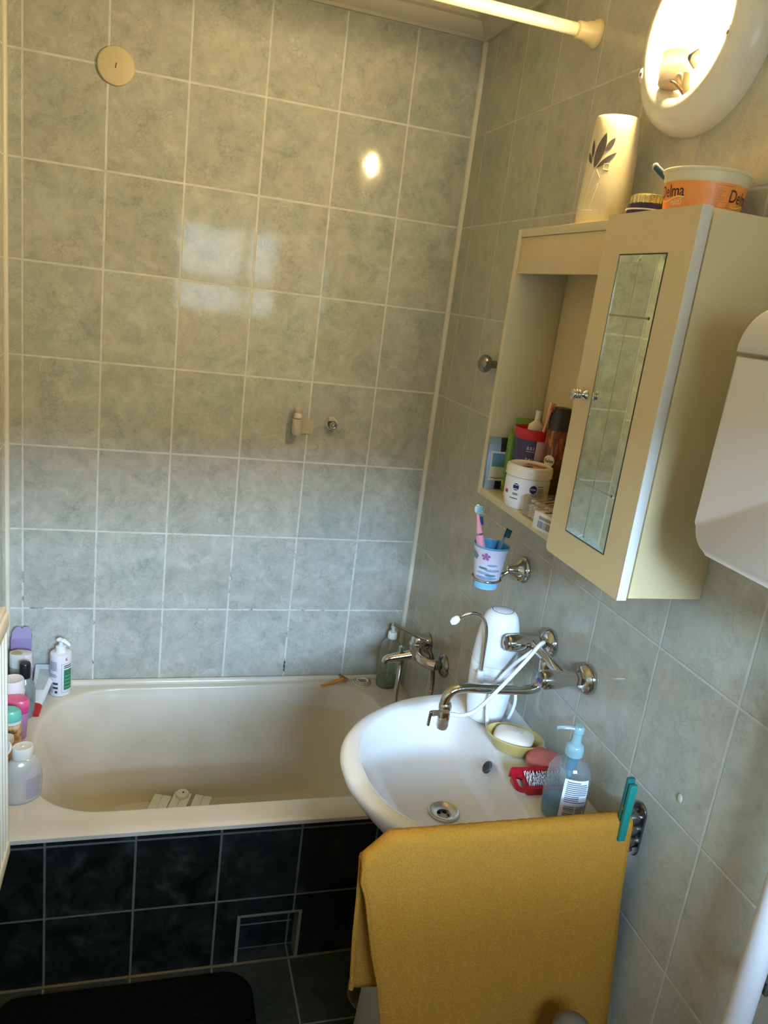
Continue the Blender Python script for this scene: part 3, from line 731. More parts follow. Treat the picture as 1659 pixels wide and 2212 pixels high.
mt = thing('margarine_tub', 'orange labelled margarine tub on the cabinet corner', 'tub', (-.076, -1.232, TZ)); mt.scale = (.79, .79, .97)
ow = M('tub_offwhite', (232, 218, 180), .35, scale=20)
MB().lathe([(0, 0), (.066, 0), (.068, .002), (.0745, .048), (.0765, .050), (.0775, .060), (.0800, .0605), (.0815, .063), (.080, .065), (.076, .0645), (.0745, .060), (.066, .006), (0, .004)], 72).build('tub_body', ow, mt)
def tr(z): return .068+(.0745-.068)*(z-.002)/.046+.0004
AM = math.radians(-118)
MB().patch(tr(.007), AM-1.75, AM+1.9, .007, .0455, 72, r1=tr(.0455)).build('label', M('label_orange', (232, 142, 62), .4, scale=14, var=.12), mt)
def onlab(a, z0): 
    return lambda x, y: ((tr(z0+y)+.0006)*math.cos(a+x/.072), (tr(z0+y)+.0006)*math.sin(a+x/.072), z0+y+.10*x*0)
for a_c, zz in ((AM-1.08, .031), (AM+.98, .028)): MB().text('Delma', .025, onlab(a_c, zz), .008).build('brand_lettering', M('lettering_brown', (64, 30, 34), .5), mt, smooth=0)
mb = MB(); mb.text('vajízű', .012, onlab(AM-.86, .0155), .01); mb.build('flavour_lettering', M('lettering_cream', (246, 226, 190), .5), mt, smooth=0)
for a_c, zz in ((AM-1.0, .0205), (AM+.98, .0165)):
    P_ = [((tr(zz)+.0007)*math.cos(a_c+s_*.055/.072*.5), (tr(zz)+.0007)*math.sin(a_c+s_*.055/.072*.5), zz+.003*math.sin(s_*2.6)) for s_ in [i/12*2-1 for i in range(13)]]
    MB().tube(P_, .0012, 6).build('swoosh', M('swoosh_yellow', (246, 200, 90), .5), mt)
mb = MB(); a0_, a1_ = AM+.12, AM+.62
for s_ in (0, 1):
    z_ = (.0115, .0415)[s_]; mb.patch(tr(z_)+.0002, a0_, a1_, z_, z_+.0006, 8)
mb.patch(tr(.0185)+.0002, a0_, a1_, .0185, .0191, 8)
for a in (a0_, a1_): mb.patch(tr(.0115)+.0002, a-.004, a+.004, .0115, .0415, 1, r1=tr(.0415)+.0002)
for i in range(9): mb.patch(tr(.021+.002*i)+.0002, a0_+.03, a0_+.03+random.uniform(.12, .28), .021+.0021*i, .0218+.0021*i, 4)
for i in range(3): mb.patch(tr(.012+.002*i)+.0002, a0_+.03, a0_+.15, .0125+.0019*i, .0133+.0019*i, 3).patch(tr(.012+.002*i)+.0002, a1_-.13, a1_-.03, .0125+.0019*i, .0133+.0019*i, 3)
mb.build('facts_table', M('print_rust', (176, 92, 44), .5), mt, smooth=0)
bh = thing('blue_brush_handle', 'dark blue handle sticking out of the margarine tub', 'brush', (-.076, -1.219, TZ+.006))
MB().tube([(0, -.02, .006), (-.012, .02, .030), (-.028, .060, .060), (-.034, .076, .072)], .005, 12, radii=[.004, .005, .0062, .0055]).build('handle', M('dark_blue_plastic', (30, 66, 96), .25), bh)
MB().sphere((-.034, .076, .072), .0058, (1, 1, 1), 14).build('tip', M('pale_tip', (196, 196, 180), .25), bh)

# ------------------------------------------------------------------ tumbler and holder on the right wall
hx, hy, hz = -.093, -.757, 1.092     # foot of the tumbler
ho = thing('tumbler_holder', 'chrome ring tumbler holder below the wall cabinet', 'holder', (0, -.762, 1.136))
MB().lathe([(0, 0), (.0305, 0), (.0315, .003), (.0300, .007), (.0265, .009), (.0275, .011), (.0265, .015), (.0215, .018), (.0165, .026), (.012, .036), (.009, .044), (0, .046)], 40, RY(-90)).build('wall_rose', chrome, ho)
MB().tube(catmull([(-.036, 0, -.002), (-.050, .002, -.012), (-.060, .004, -.021), (-.068, .006, -.023)]), .0055, 12, radii=None).build('arm', chrome, ho)
MB().tube([(hx+.0325*math.cos(2*PI*i/40), hy+.762+.0325*math.sin(2*PI*i/40), -.0235) for i in range(40)], .0036, 10, closed=True).build('ring', chrome, ho)
cu = thing('toothbrush_tumbler', 'white and blue printed plastic tumbler in the chrome holder', 'tumbler', (hx, hy, hz))
def cr_(z): return .0275+(.0415-.0275)*z/.103
wl = M('tumbler_white', (214, 206, 220), .25)
MB().lathe([(0, .002), (cr_(.002)-.003, .002), (cr_(0), 0), (cr_(.103), .103), (cr_(.103)-.0015, .1035), (cr_(.1)-.0022, .10), (cr_(.01)-.0022, .006), (0, .006)], 48).build('tumbler_body', wl, cu)
MB().lathe([(cr_(.1)-.0026, .1012), (cr_(.01)-.0026, .0085), (0, .0075)], 48).build('blue_inside', M('tumbler_blue', (66, 146, 196), .3), cu)
MB().lathe([(cr_(.0995)+.0003, .0995), (cr_(.103)+.0006, .1025), (cr_(.103)-.0008, .1042), (cr_(.101)-.003, .1012)], 48).build('blue_lip', M('lip_blue', (96, 160, 190), .25), cu)
MB().lathe([(cr_(.001)+.0004, .001), (cr_(.020)+.0004, .020)], 48).build('blue_foot', M('foot_blue', (124, 186, 228), .3, scale=60, var=.15), cu)
def blob(m, a, z, pts_):
    f = lambda x, y: ((cr_(z+y)+.0006)*math.cos(a+x/.034), (cr_(z+y)+.0006)*math.sin(a+x/.034), z+y)
    rr_ = [[m.bm.verts.new(f(x*q0/5, y*q0/5)) for x, y in pts_] for q0 in range(1, 6)]; c_ = m.bm.verts.new(f(0, 0)); n = len(pts_)
    for i in range(n):
        m._face([c_, rr_[0][i], rr_[0][(i+1) % n]])
        for A, B in zip(rr_, rr_[1:]): m._face([A[i], B[i], B[(i+1) % n], A[(i+1) % n]])
def ell(w_, h_, n=18, x0=0, y0=0): return [(x0+w_*math.cos(2*PI*i/n), y0+h_*math.sin(2*PI*i/n)) for i in range(n)]
AC = math.radians(-118)
mb = MB()
for q_ in range(5):
    t = 2*PI*q_/5+.3; blob(mb, AC-.18+.0062*math.cos(t)/.034, .082+.0062*math.sin(t), ell(.0033, .0033))
blob(mb, AC-.18, .082, ell(.0035, .0035)); mb.build('pink_flower', M('print_magenta', (164, 96, 150), .4), cu, smooth=0)
mb = MB(); blob(mb, AC-.95, .078, [(-.008, .012), (.003, .010), (.010, .002), (.005, -.008), (-.004, -.006), (-.010, -.012), (-.010, 0)]); mb.build('teal_patch', M('print_teal', (96, 138, 152), .4), cu, smooth=0)
mb = MB(); blob(mb, AC+.02, .029, ell(.029, .0045)); blob(mb, AC-.25, .041, ell(.016, .0032)); blob(mb, AC+.36, .049, ell(.018, .0036)); blob(mb, AC+.30, .062, ell(.012, .0028)); mb.build('blue_swirl', M('print_bluegrey', (132, 156, 186), .4, scale=90, var=.35), cu, smooth=0)
mb = MB(); blob(mb, AC-.30, .053, ell(.011, .0028)); blob(mb, AC+.30, .037, ell(.014, .0030)); mb.build('green_swirl', M('print_green', (86, 126, 118), .4), cu, smooth=0)
def brush(name, label, p0, p1, colh, colb, r=.0032, bend=.0, head_dir=(-.6, -.8, 0), headcol=None):
    p0, p1 = Vector(p0), Vector(p1); b = thing(name, label, 'toothbrush', p0)
    P_ = catmull([(0, 0, 0), (p1-p0)*.35+Vector((0, bend, 0)), (p1-p0)*.7, (p1-p0)*.86], 6)
    MB().tube(P_, r, 10, radii=[r*(1.15-.45*i/(len(P_)-1)) for i in range(len(P_))]).build('handle', M(name+'_'+colh[0], colh[1], .25), b)
    d = (p1-p0).normalized(); hd_ = Vector(head_dir)-d*Vector(head_dir).dot(d); hd_.normalize()
    side = d.cross(hd_)
    Mx = Matrix((( *side,), (*hd_,), (*d,))).transposed().to_4x4(); Mx.translation = (p1-p0)*.85
    MB().box((-.0048, -.002, 0), (.0048, .002, (p1-p0).length*.15), .0018, mat=Mx).build('head', M(name+'_head', headcol or colh[1], .3), b)
    m = MB()
    for i in range(6):
        for jx in (-.003, 0, .003): m.cyl(Mx @ Vector((jx, .0018, .003+i*(p1-p0).length*.021)), Mx @ Vector((jx, .012, .003+i*(p1-p0).length*.021)), .0015, n=6)
    m.build('bristles', M(name+'_br', colb, .6), b); return b
brush('blue_toothbrush', 'navy and blue toothbrush behind the pink electric one in the tumbler', (hx-.008, hy+.006, hz+.012), (hx-.032, hy+.034, hz+.160), ('navy', (30, 40, 92)), (34, 84, 150), .0036, head_dir=(.75, -.6, 0))
brush('teal_toothbrush', 'dark teal toothbrush alone at the right of the tumbler', (hx+.004, hy-.002, hz+.010), (hx+.020, hy-.024, hz+.150), ('grey', (120, 140, 158)), (24, 92, 92), .0032, head_dir=(.8, -.6, 0), headcol=(28, 40, 84))
eb = thing('electric_toothbrush', 'pink electric toothbrush with silver band in the tumbler', 'toothbrush', (hx-.006, hy+.002, hz+.018))
e0, e1 = Vector((0, 0, 0)), Vector((-.040, .020, .182)); d = (e1-e0).normalized(); Mx = axis_to(d)
pk = M('pink_plastic', (240, 158, 170), .25)
MB().lathe([(0, 0), (.0095, 0), (.0115, .004), (.0118, .07), (.0085, .106), (0, .106)], 28, Mx).build('grip', pk, eb)
MB().lathe([(0, .106), (.0087, .106), (.0083, .111), (0, .111)], 28, Mx).build('silver_band', chrome, eb)
MB().lathe([(0, .111), (.0080, .111), (.0042, .140), (.0034, .158), (0, .158)], 24, Mx).build('neck', pk, eb)
MB().sphere(d*.168, .0066, (1.0, .8, 1.65), 20).build('head', M('head_white', (232, 234, 236), .25), eb)
m = MB()
for i in range(4):
    for jx in (-.003, .001, .005): m.cyl(d*(.160+i*.005)+Vector((jx, -.003, 0)), d*(.160+i*.005)+Vector((jx+.004, -.0105, 0)), .0016, n=6)
m.build('bristles', M('bristle_aqua', (150, 206, 214), .6), eb)

# ------------------------------------------------------------------ washbasin
SY, SZ = -1.040, .812
ceram = M('white_ceramic', (232, 230, 228), .08, scale=6, var=.015)
hw = [(0, .284), (.10, .286), (.15, .286), (.225, .276), (.289, .254), (.37, .202), (.415, .155), (.445, .105), (.462, .05), (.466, .0)]
outl = [(-d, w_) for d, w_ in hw]+[(-d, -w_) for d, w_ in hw[-2::-1]]
hi_ = [(.128, 0.0), (.130, .10), (.138, .18), (.155, .222), (.19, .238), (.237, .233), (.30, .21), (.369, .157), (.402, .106), (.418, .048), (.421, 0)]
inn_ = [(-d, w_) for d, w_ in hi_]+[(-d, -w_) for d, w_ in hi_[-2:0:-1]]
outl = [(p.x, p.y) for p in [Vector((x, y, 0)) for x, y in outl]]
inn_ = [(p.x, p.y) for p in catmull([(x, y, 0) for x, y in inn_], 5, closed=True)]
oc = [(0, -.284)]+[(p.x, p.y) for p in catmull([(x, y, 0) for x, y in outl[::-1]], 5)]
CB = (-.25, 0.)
DR = (-.236, 0.0)
NB = 120
def pr(poly, s_=1., c=CB):
    return [(c[0]+poly_ray(poly, c, 2*PI*(i+.5)/NB)*s_*math.cos(2*PI*(i+.5)/NB), c[1]+poly_ray(poly, c, 2*PI*(i+.5)/NB)*s_*math.sin(2*PI*(i+.5)/NB)) for i in range(NB)]
RO, RI = pr(oc), pr(inn_)
def sc(L_, s_, c, z, keepwall=True): return [(min(c[0]+(p[0]-c[0])*s_, -.0008), c[1]+(p[1]-c[1])*s_, z) for p in L_]
def lr(A, B, f, z): return [(min(a[0]+(b[0]-a[0])*f, -.0008), a[1]+(b[1]-a[1])*f, z) for a, b in zip(A, B)]
sink = thing('washbasin', 'white ceramic washbasin mounted on the right wall', 'washbasin', (0, SY, SZ))
Rg = [sc(RO, .10, (-.15, 0), -.205), sc(RO, .42, (-.14, 0), -.195), sc(RO, .62, (-.12, 0), -.165), sc(RO, .80, (-.08, 0), -.115), sc(RO, .92, (-.03, 0), -.065), sc(RO, .975, (0, 0), -.034), sc(RO, .996, (0, 0), -.018), sc(RO, .998, (0, 0), -.009), sc(RO, .988, (0, 0), -.0025), sc(RO, .972, (0, 0), 0)]
for f, z in ((.35, .0005), (.7, -.001), (.9, -.003), (1.0, -.008)): Rg.append(lr(sc(RO, .972, (0, 0), 0), [(x, y, 0) for x, y in RI], f, z))
for s_, z in ((.965, -.022), (.92, -.042), (.86, -.064), (.78, -.084), (.66, -.102), (.5, -.112), (.3, -.117), (.13, -.119), (.125, -.124), (.12, -.15)):
    Rg.append([(DR[0]+(x-DR[0])*s_, DR[1]+(y-DR[1])*s_, z) for x, y in RI])
mb = MB(); mb.rings(Rg, cap0=True, cap1=True); mb.build('basin', ceram, sink, smooth=60)
MB().lathe([(.015, -.004), (.022, -.003), (.030, .0015), (.0315, .003), (.033, .002), (.0335, 0), (.0335, -.003)], 48, T(DR[0], 0, -.1165)).build('drain_ring', M('brushed_steel', (190, 184, 172), .3, 1., scale=40), sink)
dr = MB().lathe([(.022, -.003), (.021, -.010), (0, -.010)], 40, T(DR[0], 0, -.1165)).build('drain_cup', M('drain_steel', (176, 168, 152), .4, .6), sink)
mb = MB()
for i in range(6):
    a = 2*PI*i/6; mb.cyl((DR[0]+.0125*math.cos(a), .0125*math.sin(a), -.1267), (DR[0]+.0125*math.cos(a), .0125*math.sin(a), -.1260), .0042, n=14)
mb.build('drain_holes', black_pl, dr)
om = T(-.1445, .019, -.0275) @ RY(-58)
MB().lathe([(.009, .003), (.0115, .0035), (.0135, .002), (.014, 0), (.0, -.004)], 28, om).build('overflow_ring', M('overflow_grey', (70, 72, 70), .35), sink)
MB().lathe([(0, .0015), (.009, .0015), (.009, .0025), (0, .0025)], 24, om).build('overflow_grate', black_pl, sink)

# ------------------------------------------------------------------ basin mixer
MZ = 1.032
mx = thing('basin_mixer', 'chrome two-handle wall mixer with long swivel spout over the washbasin', 'tap', (0, -1.017, MZ))
for yy in (.081, -.081):
    MB().lathe([(0, 0), (.0315, 0), (.0325, .003), (.0305, .009), (.024, .016), (.016, .019), (0, .020)], 44, T(0, yy, 0) @ RY(-90)).build('wall_rose', chrome, mx)
    MB().lathe([(0, .018), (.0135, .018), (.0145, .020), (.0145, .030), (.0130, .032), (0, .032)], 6, T(0, yy, 0) @ RY(-90)).build('nut', chrome, mx)
    hb = MB().lathe([(0, .032), (.0135, .032), (.0140, .036), (.0150, .052), (.0180, .066), (.0190, .072), (.0192, .100), (.0180, .105), (.0165, .1065), (0, .1065)], 44, T(0, yy, 0) @ RY(-90)).build('handle', chrome, mx)
    MB().lathe([(0, .1065), (.0155, .1065), (.0150, .1095), (.012, .1105), (0, .111)], 36, T(0, yy, 0) @ RY(-90)).build('end_cap', chrome_dull, hb)
    MB().lathe([(0, .1105), (.0045, .1105), (.0045, .1118), (0, .112)], 20, T(0, yy, 0) @ RY(-90)).build('hot_mark' if yy > 0 else 'cold_mark', M('mark_red2', (150, 52, 44), .4) if yy > 0 else M('mark_blue', (44, 52, 140), .4), hb)
MB().tube([(-.048, .081, 0), (-.048, -.081, 0)], .0115, 24).build('bridge', chrome, mx)
MB().lathe([(0, .004), (.014, .004), (.0155, 0), (.015, -.022), (.0125, -.030), (0, -.030)], 32, T(-.050, 0, -.004)).build('spout_boss', chrome, mx)
sp_pts = catmull([(-.050, 0, -.030), (-.052, 0, -.046), (-.060, 0, -.060), (-.080, 0, -.067), (-.12, 0, -.067), (-.18, 0, -.063), (-.225, 0, -.060), (-.247, 0, -.064), (-.261, 0, -.077), (-.265, 0, -.096)], 8)
MB().tube(sp_pts, .0100, 20).build('spout', chrome, mx)
# diverter valve on the spout tip
dv = thing('diverter_valve', 'chrome diverter valve with small lever on the tip of the spout', 'valve', (-.262, -1.017, MZ-.096)); dv.scale = (1.15, 1.15, 1.05)
MB().lathe([(0, .004), (.0095, .004), (.0115, 0), (.0118, -.010), (.0105, -.012), (.0105, -.014), (.0113, -.016), (.0110, -.046), (.0095, -.048), (.0095, -.051), (0, -.051)], 36).build('body', chrome, dv)
MB().cyl((-.009, 0, -.018), (-.024, -.001, -.018), .0052, .0058, 20, .001).build('lever_hub', chrome, dv)
MB().box((-.0262, -.003, -.047), (-.0215, .003, -.016), .0015, mat=RY(4)).build('lever', chrome_dull, dv)
MB().cyl((.010, .001, -.024), (.022, .002, -.024), .0048, .0042, 16).build('hose_nozzle', white_pl, dv)
# white hose from the valve over the mixer to the filter
FX, FY = -.092, -.866
hs = MB(); 
hp = catmull([(-.246, -1.015, .912), (-.222, -1.020, .911), (-.195, -1.024, .925), (-.160, -1.030, .970), (-.128, -1.030, 1.010), (-.098, -1.022, 1.040), (-.068, -1.004, 1.060), (-.048, -.985, 1.056), (-.055, -.965, 1.030), (-.085, -.945, .985), (-.112, -.930, .930), (-.119, -.924, .880), (-.114, -.926, .835), (-.110, -.924, .818)], 8)
hs.tube(hp, .0042, 12)
tag(hs.build('white_hose', white_gloss), 'thin white hose looping from the spout valve over the mixer to the filter', 'hose')
hs2 = MB().tube(catmull([(FX+.045, FY-.012, .900), (FX+.060, FY-.012, .880), (FX+.064, FY-.014, .855), (FX+.058, FY-.018, .832), (FX+.044, FY-.030, .819)], 8), .0040, 12)
tag(hs2.build('filter_hose', white_gloss), 'short white hose hanging down between the water filter and the tiles', 'hose')

# ------------------------------------------------------------------ water filter
wf = thing('water_filter', 'white capsule-shaped water filter standing on the washbasin ledge', 'water filter', (FX, FY, SZ+.001)); wf.scale = (.93, .93, 1.03)
fp = [(0, 0), (.040, 0), (.044, .003), (.0505, .035), (.0545, .075), (.0560, .112), (.0556, .120)]
MB().lathe(fp+[(0, .120)], 64).build('lower_shell', white_gloss, wf)
MB().lathe([(0, .121), (.0556, .121), (.0558, .123), (.0557, .140), (.0553, .1405), (0, .1405)], 64).build('middle_band', white_gloss, wf)
up_ = [(0, .1415), (.0555, .1415), (.0553, .150), (.0530, .180), (.0495, .205), (.0440, .232), (.0390, .246), (.0330, .2535), (.0250, .2575), (.0, .2585)]
MB().lathe(up_, 64).build('upper_shell', white_gloss, wf)
mb = MB(); mb.lathe([(.0240, .2580), (.0252, .2583), (.0262, .2575)], 48)
for i in range(14):
    a = 2*PI*i/14; mb.box((-.001, -.0006, 0), (.001, .0006, .0004), mat=T(.0185*math.cos(a), .0185*math.sin(a), .2582) @ RZ(math.degrees(a)+90))
mb.build('top_print', grey_print, wf, smooth=0)
fa = math.radians(-142); fdx, fdy = math.cos(fa), math.sin(fa)
def fo(r, z): return (r*fdx, r*fdy, z)
MB().lathe([(0, 0), (.0095, 0), (.0108, .005), (.0095, .030), (.0078, .034), (0, .034)], 28, T(*fo(.062, .098))).build('spout_base', white_gloss, wf)
sd = Vector((-.92, .10, 0)).normalized()
b0 = Vector(fo(.062, .128))
ptb = catmull([b0, b0+Vector((-.001, 0, .05)), b0+Vector((-.003, 0, .090)), b0+sd*.012+Vector((0, 0, .118)), b0+sd*.036+Vector((0, 0, .134)), b0+sd*.060+Vector((0, 0, .131)), b0+sd*.076+Vector((0, 0, .122))], 8)
MB().tube(ptb, .0042, 14).build('spout_tube', chrome, wf)
MB().lathe([(0, 0), (.0052, 0), (.0085, .006), (.0092, .014), (.005, .022), (0, .024)], 24, T(*ptb[-2]) @ axis_to(ptb[-1]-ptb[-4])).build('spout_tip', white_gloss, wf)

# ------------------------------------------------------------------ on the basin ledge
LZ = SZ+.0008
sd_ = thing('soap_dish', 'oval mustard yellow soap dish on the washbasin ledge', 'soap dish', (-.082, -1.002, LZ), math.radians(-37))
MB().lathe([(0, 0), (.030, 0), (.034, .003), (.044, .026), (.048, .031), (.0495, .034), (.047, .0355), (.043, .032), (.033, .010), (0, .008)], 56, sx=1.28, sy=.93).build('dish', M('mustard_plastic', (206, 182, 110), .35), sd_)
so = thing('soap_bar', 'white soap bar lying in the yellow soap dish', 'soap', (-.086, -1.003, LZ+.022), math.radians(-37))
wsoap = M('white_soap', (236, 222, 206), .4, sss=.1)
def pillow(m, a, b, h, n=28, k=9, e=2.6):
    R = []
    for j in range(k+1):
        t = -1+2*j/k; s_ = (1-abs(t)**2.4)**.42 if abs(t) < 1 else 0
        s_ = max(s_, .02)
        R.append([(a*s_*math.copysign(abs(math.cos(2*PI*i/n))**(2/e), math.cos(2*PI*i/n)), b*s_*math.copysign(abs(math.sin(2*PI*i/n))**(2/e), math.sin(2*PI*i/n)), h*t) for i in range(n)])
    return m.rings(R, cap0=True, cap1=True)
mb = MB(); pillow(mb, .043, .029, .015, e=3.4); bmesh.ops.transform(mb.bm, matrix=T(0, 0, .010) @ RX(6) @ RY(-3), verts=mb.bm.verts); mb.build('bar', wsoap, so)
mb = MB(); mb.text('DOVE', .015, lambda x, y: tuple((T(0, 0, .0102) @ RX(6) @ RY(-3)) @ Vector((-x, -y, .0158)))); mb.build('stamped_letters', M('soap_shadow', (222, 206, 190), .45), so, smooth=0)
mb = MB(); pillow(mb, .036, .027, .021, e=3.0); 
tag(mb.build('pink_soap', M('pink_soap', (206, 110, 102), .45, sss=.1)), 'worn pink soap bar lying behind the red nail brush', 'soap', loc=(-.050, -1.078, LZ+.0215)).rotation_euler = (.12, -.1, math.radians(-50))
nb = thing('nail_brush', 'red nail brush with white bristles lying on the washbasin ledge', 'nail brush', (-.092, -1.130, LZ+.004), math.radians(-4))
red = M('red_brush', (178, 20, 40), .3)
Mn = RX(12)
def ringpoly(out_, in_, z0, z1, m, mat):
    R = [[(x, y, z0) for x, y in in_], [(x, y, z0) for x, y in out_], [(x, y, z1) for x, y in out_], [(x, y, z1) for x, y in in_], [(x, y, z0) for x, y in in_]]
    n0 = len(m.bm.verts); m.rings(R); m.bm.verts.ensure_lookup_table(); bmesh.ops.transform(m.bm, matrix=mat, verts=m.bm.verts[n0:])
mb = MB()
mb.prism(rrect(-.026, .055, -.024, .024, .016), 0, .010, Mn, .002)
ringpoly(rrect(-.050, -.012, -.027, .027, .018), rrect(-.042, -.024, -.018, .018, .0085), 0, .011, mb, Mn)
mb.prism(rrect(-.050, .058, .018, .027, .004), 0, .020, Mn, .002).prism(rrect(-.030, .058, -.027, -.019, .004), 0, .017, Mn, .002)
mb.build('brush_body', red, nb)
mb = MB()
for i in range(19):
    for k_ in range(8):
        p0 = Vector((-.020+i*.0040, -.016+k_*.0044, .009)); mb.cyl(Mn @ p0, Mn @ (p0+Vector((-.005+random.uniform(-.002, .002), -.003+random.uniform(-.002, .002), .014))), .0013, .0010, 5)
mb.build('bristles', M('white_bristle', (240, 236, 234), .6), nb)
db = thing('soap_dispenser', 'clear pump bottle with blue liquid soap on the near basin corner', 'soap dispenser', (-.084, -1.222, LZ)); db.scale = (.98, .98, 1.0)
Do = [(0, .0), (.034, 0), (.0375, .003), (.0405, .015), (.0415, .040), (.0408, .080), (.0385, .102), (.0300, .117), (.0185, .125), (.0135, .128), (.0135, .134)]
SXd, SYd, RD = 1.02, .74, math.radians(-35)
MB().lathe(Do, 64, sx=SXd, sy=SYd, rot=0, mat=RZ(-35)).build('bottle', clear_mat('clear_pet', (244, 250, 252), .2, .10, (200, 220, 230)), db)
Li = [(0, .002), (.033, .002), (.0362, .005), (.0390, .015), (.0398, .034), (0, .034)]
t_ = NT('blue_liquid'); b_ = t_.bsdf(**{'Base Color': (*lin((28, 112, 136)), 1), 'Roughness': .2}); b_.inputs['Transmission Weight'].default_value = .1
MB().lathe(Li, 56, sx=SXd, sy=SYd, mat=RZ(-35)).build('liquid', t_.m, db)
aqua = clear_mat('aqua_plastic', (200, 232, 238), .25, .42, (190, 226, 232))
MB().lathe([(0, .134), (.0168, .134), (.0172, .138), (.0165, .152), (.0140, .156), (.0095, .158), (.0085, .166), (.0085, .178), (.0105, .180), (.0105, .190), (.008, .193), (0, .193)], 36).build('pump', aqua, db)
MB().tube([(.002, 0, .1865), (-.016, .006, .1865), (-.034, .012, .1845), (-.038, .0135, .1825)], .0052, 14, radii=[.0062, .0058, .0048, .0044], flat=.75).build('nozzle', clear_mat('clear_nozzle', (214, 232, 234), .3, .35, (206, 220, 222)), db)
MB().cyl((0, 0, .020), (0, 0, .134), .0042, n=14).build('dip_tube', clear_mat('aqua_tube', (140, 200, 214), .25, .5, (120, 190, 204)), db)
MB().cyl((0, 0, .104), (0, 0, .134), .0095, n=20).build('pump_barrel', clear_mat('aqua_barrel', (80, 160, 184), .2, .55, (70, 150, 176)), db)
mb = MB(); LA = math.radians(-98)
def dl(a, z, o=.0012):
    for (r0, z0), (r1, z1) in zip(Do[2:], Do[3:]):
        if z0 <= z <= z1: r = r0+(r1-r0)*(z-z0)/(z1-z0); break
    la = a-RD; v_ = Vector(((r+o)*SXd*math.cos(la), (r+o)*SYd*math.sin(la), z)); v_.rotate(Matrix.Rotation(RD, 3, 'Z')); return v_
def dpatch(m, a0, a1, z0, z1, o=.0012, n=10, k=6):
    m.rings([[dl(a0+(a1-a0)*i/n, z0+(z1-z0)*j/k, o) for i in range(n+1)] for j in range(k+1)], closed=False)
dpatch(mb, LA-.60, LA+.62, .008, .098); lb = mb.build('label', paper_white, db)
mb = MB()
for i in range(11):
    z_ = .094-i*.0040; dpatch(mb, LA-.48, LA+.56-random.choice((0, 0, .05, .4)), z_-.0022, z_, .0016, 8, 1)
z_ = .044
for i in range(8): dpatch(mb, LA-.44, LA+.02, z_-random.choice((.0010, .0016, .0024)), z_, .0016, 5, 1); z_ -= .0036
for i in range(9): dpatch(mb, LA+.10, LA+.54-random.random()*.1, .044-i*.0032-.0016, .044-i*.0032, .0016, 5, 1)
mb.build('label_print', M('print_slate', (104, 106, 130), .6), db, smooth=0)

# ------------------------------------------------------------------ things on the rim of the tub
cbt = thing('green_soap_bottle', 'clear pump bottle with some green liquid in the tub corner', 'pump bottle', (-.058, -.058, RIM+.0008))
Bo = [(0, 0), (.031, 0), (.0345, .003), (.0355, .010), (.0355, .120), (.0335, .145), (.027, .162), (.018, .170), (.0135, .172), (.0135, .176)]
MB().lathe(Bo, 56).build('bottle', clear_mat('clear_bottle', (246, 250, 246), .22, .16, (190, 198, 190)), cbt)
t_ = NT('green_liquid'); b_ = t_.bsdf(**{'Base Color': (*lin((138, 172, 120)), 1), 'Roughness': .2}); b_.inputs['Transmission Weight'].default_value = .5
MB().lathe([(0, .003), (.030, .003), (.0335, .006), (.034, .012), (.034, .030), (0, .030)], 48).build('liquid', t_.m, cbt)
MB().lathe([(0, .174), (.0150, .174), (.0155, .178), (.0148, .195), (.0135, .1975), (0, .198)], 36).build('collar', white_pl, cbt)
MB().lathe([(0, .198), (.0062, .198), (.0062, .212), (0, .212)], 20).build('stem', white_pl, cbt)
MB().tube([(.003, .004, .212), (-.002, -.004, .218), (-.006, -.016, .2185), (-.009, -.028, .212)], .006, 14, radii=[.0075, .008, .006, .0045]).build('spout', white_pl, cbt)
MB().cyl((0, 0, .02), (0, 0, .175), .0035, n=12).build('dip_tube', clear_mat('tube_clear', (224, 228, 224), .3, .3, (210, 214, 210)), cbt)
st_ = thing('drain_strainer', 'round white slotted drain strainer on the tub rim', 'strainer', (-.137, -.041, RIM+.0006))
MB().lathe([(.0, .006), (.016, .006), (.018, .010), (.021, .010), (.031, .003), (.032, 0), (.030, 0), (.020, .007), (.0, .003)], 48).build('dome', M('strainer_white', (228, 222, 206), .4), st_)
mb = MB()
for R_, n_, z_, l_ in ((.0285, 26, .0052, .0022), (.0235, 22, .0088, .0022)):
    for i in range(n_):
        a = 2*PI*i/n_; mb.box((-l_*.8, -.0012, -.0006), (l_*.8, .0012, .0006), mat=T(R_*math.cos(a), R_*math.sin(a), z_-.0001) @ RZ(math.degrees(a)) @ RY(35))
for i in range(-5, 6): mb.box((i*.0026-.0007, -.012, .0058), (i*.0026+.0007, .012, .0064))
mb.build('slots', M('slot_shadow', (92, 84, 72), .7), st_)
rz_ = thing('razor', 'orange disposable razor lying on the tub rim', 'razor', (-.235, -.048, RIM+.004), math.radians(24))
MB().tube([(-.052, 0, .003), (-.02, 0, .004), (.020, 0, .006), (.036, 0, .009)], .0055, 10, radii=[.0068, .0064, .0058, .0045], flat=.6).build('handle', M('orange_plastic', (226, 132, 30), .3), rz_)
MB().box((.034, -.020, .004), (.044, .020, .011), .0015, mat=RZ(8)).build('head', M('orange_dark', (176, 110, 50), .35), rz_)
MB().box((.0385, -.019, .011), (.0445, .019, .0125), .0004, mat=RZ(8)).build('blade', chrome_dull, rz_)

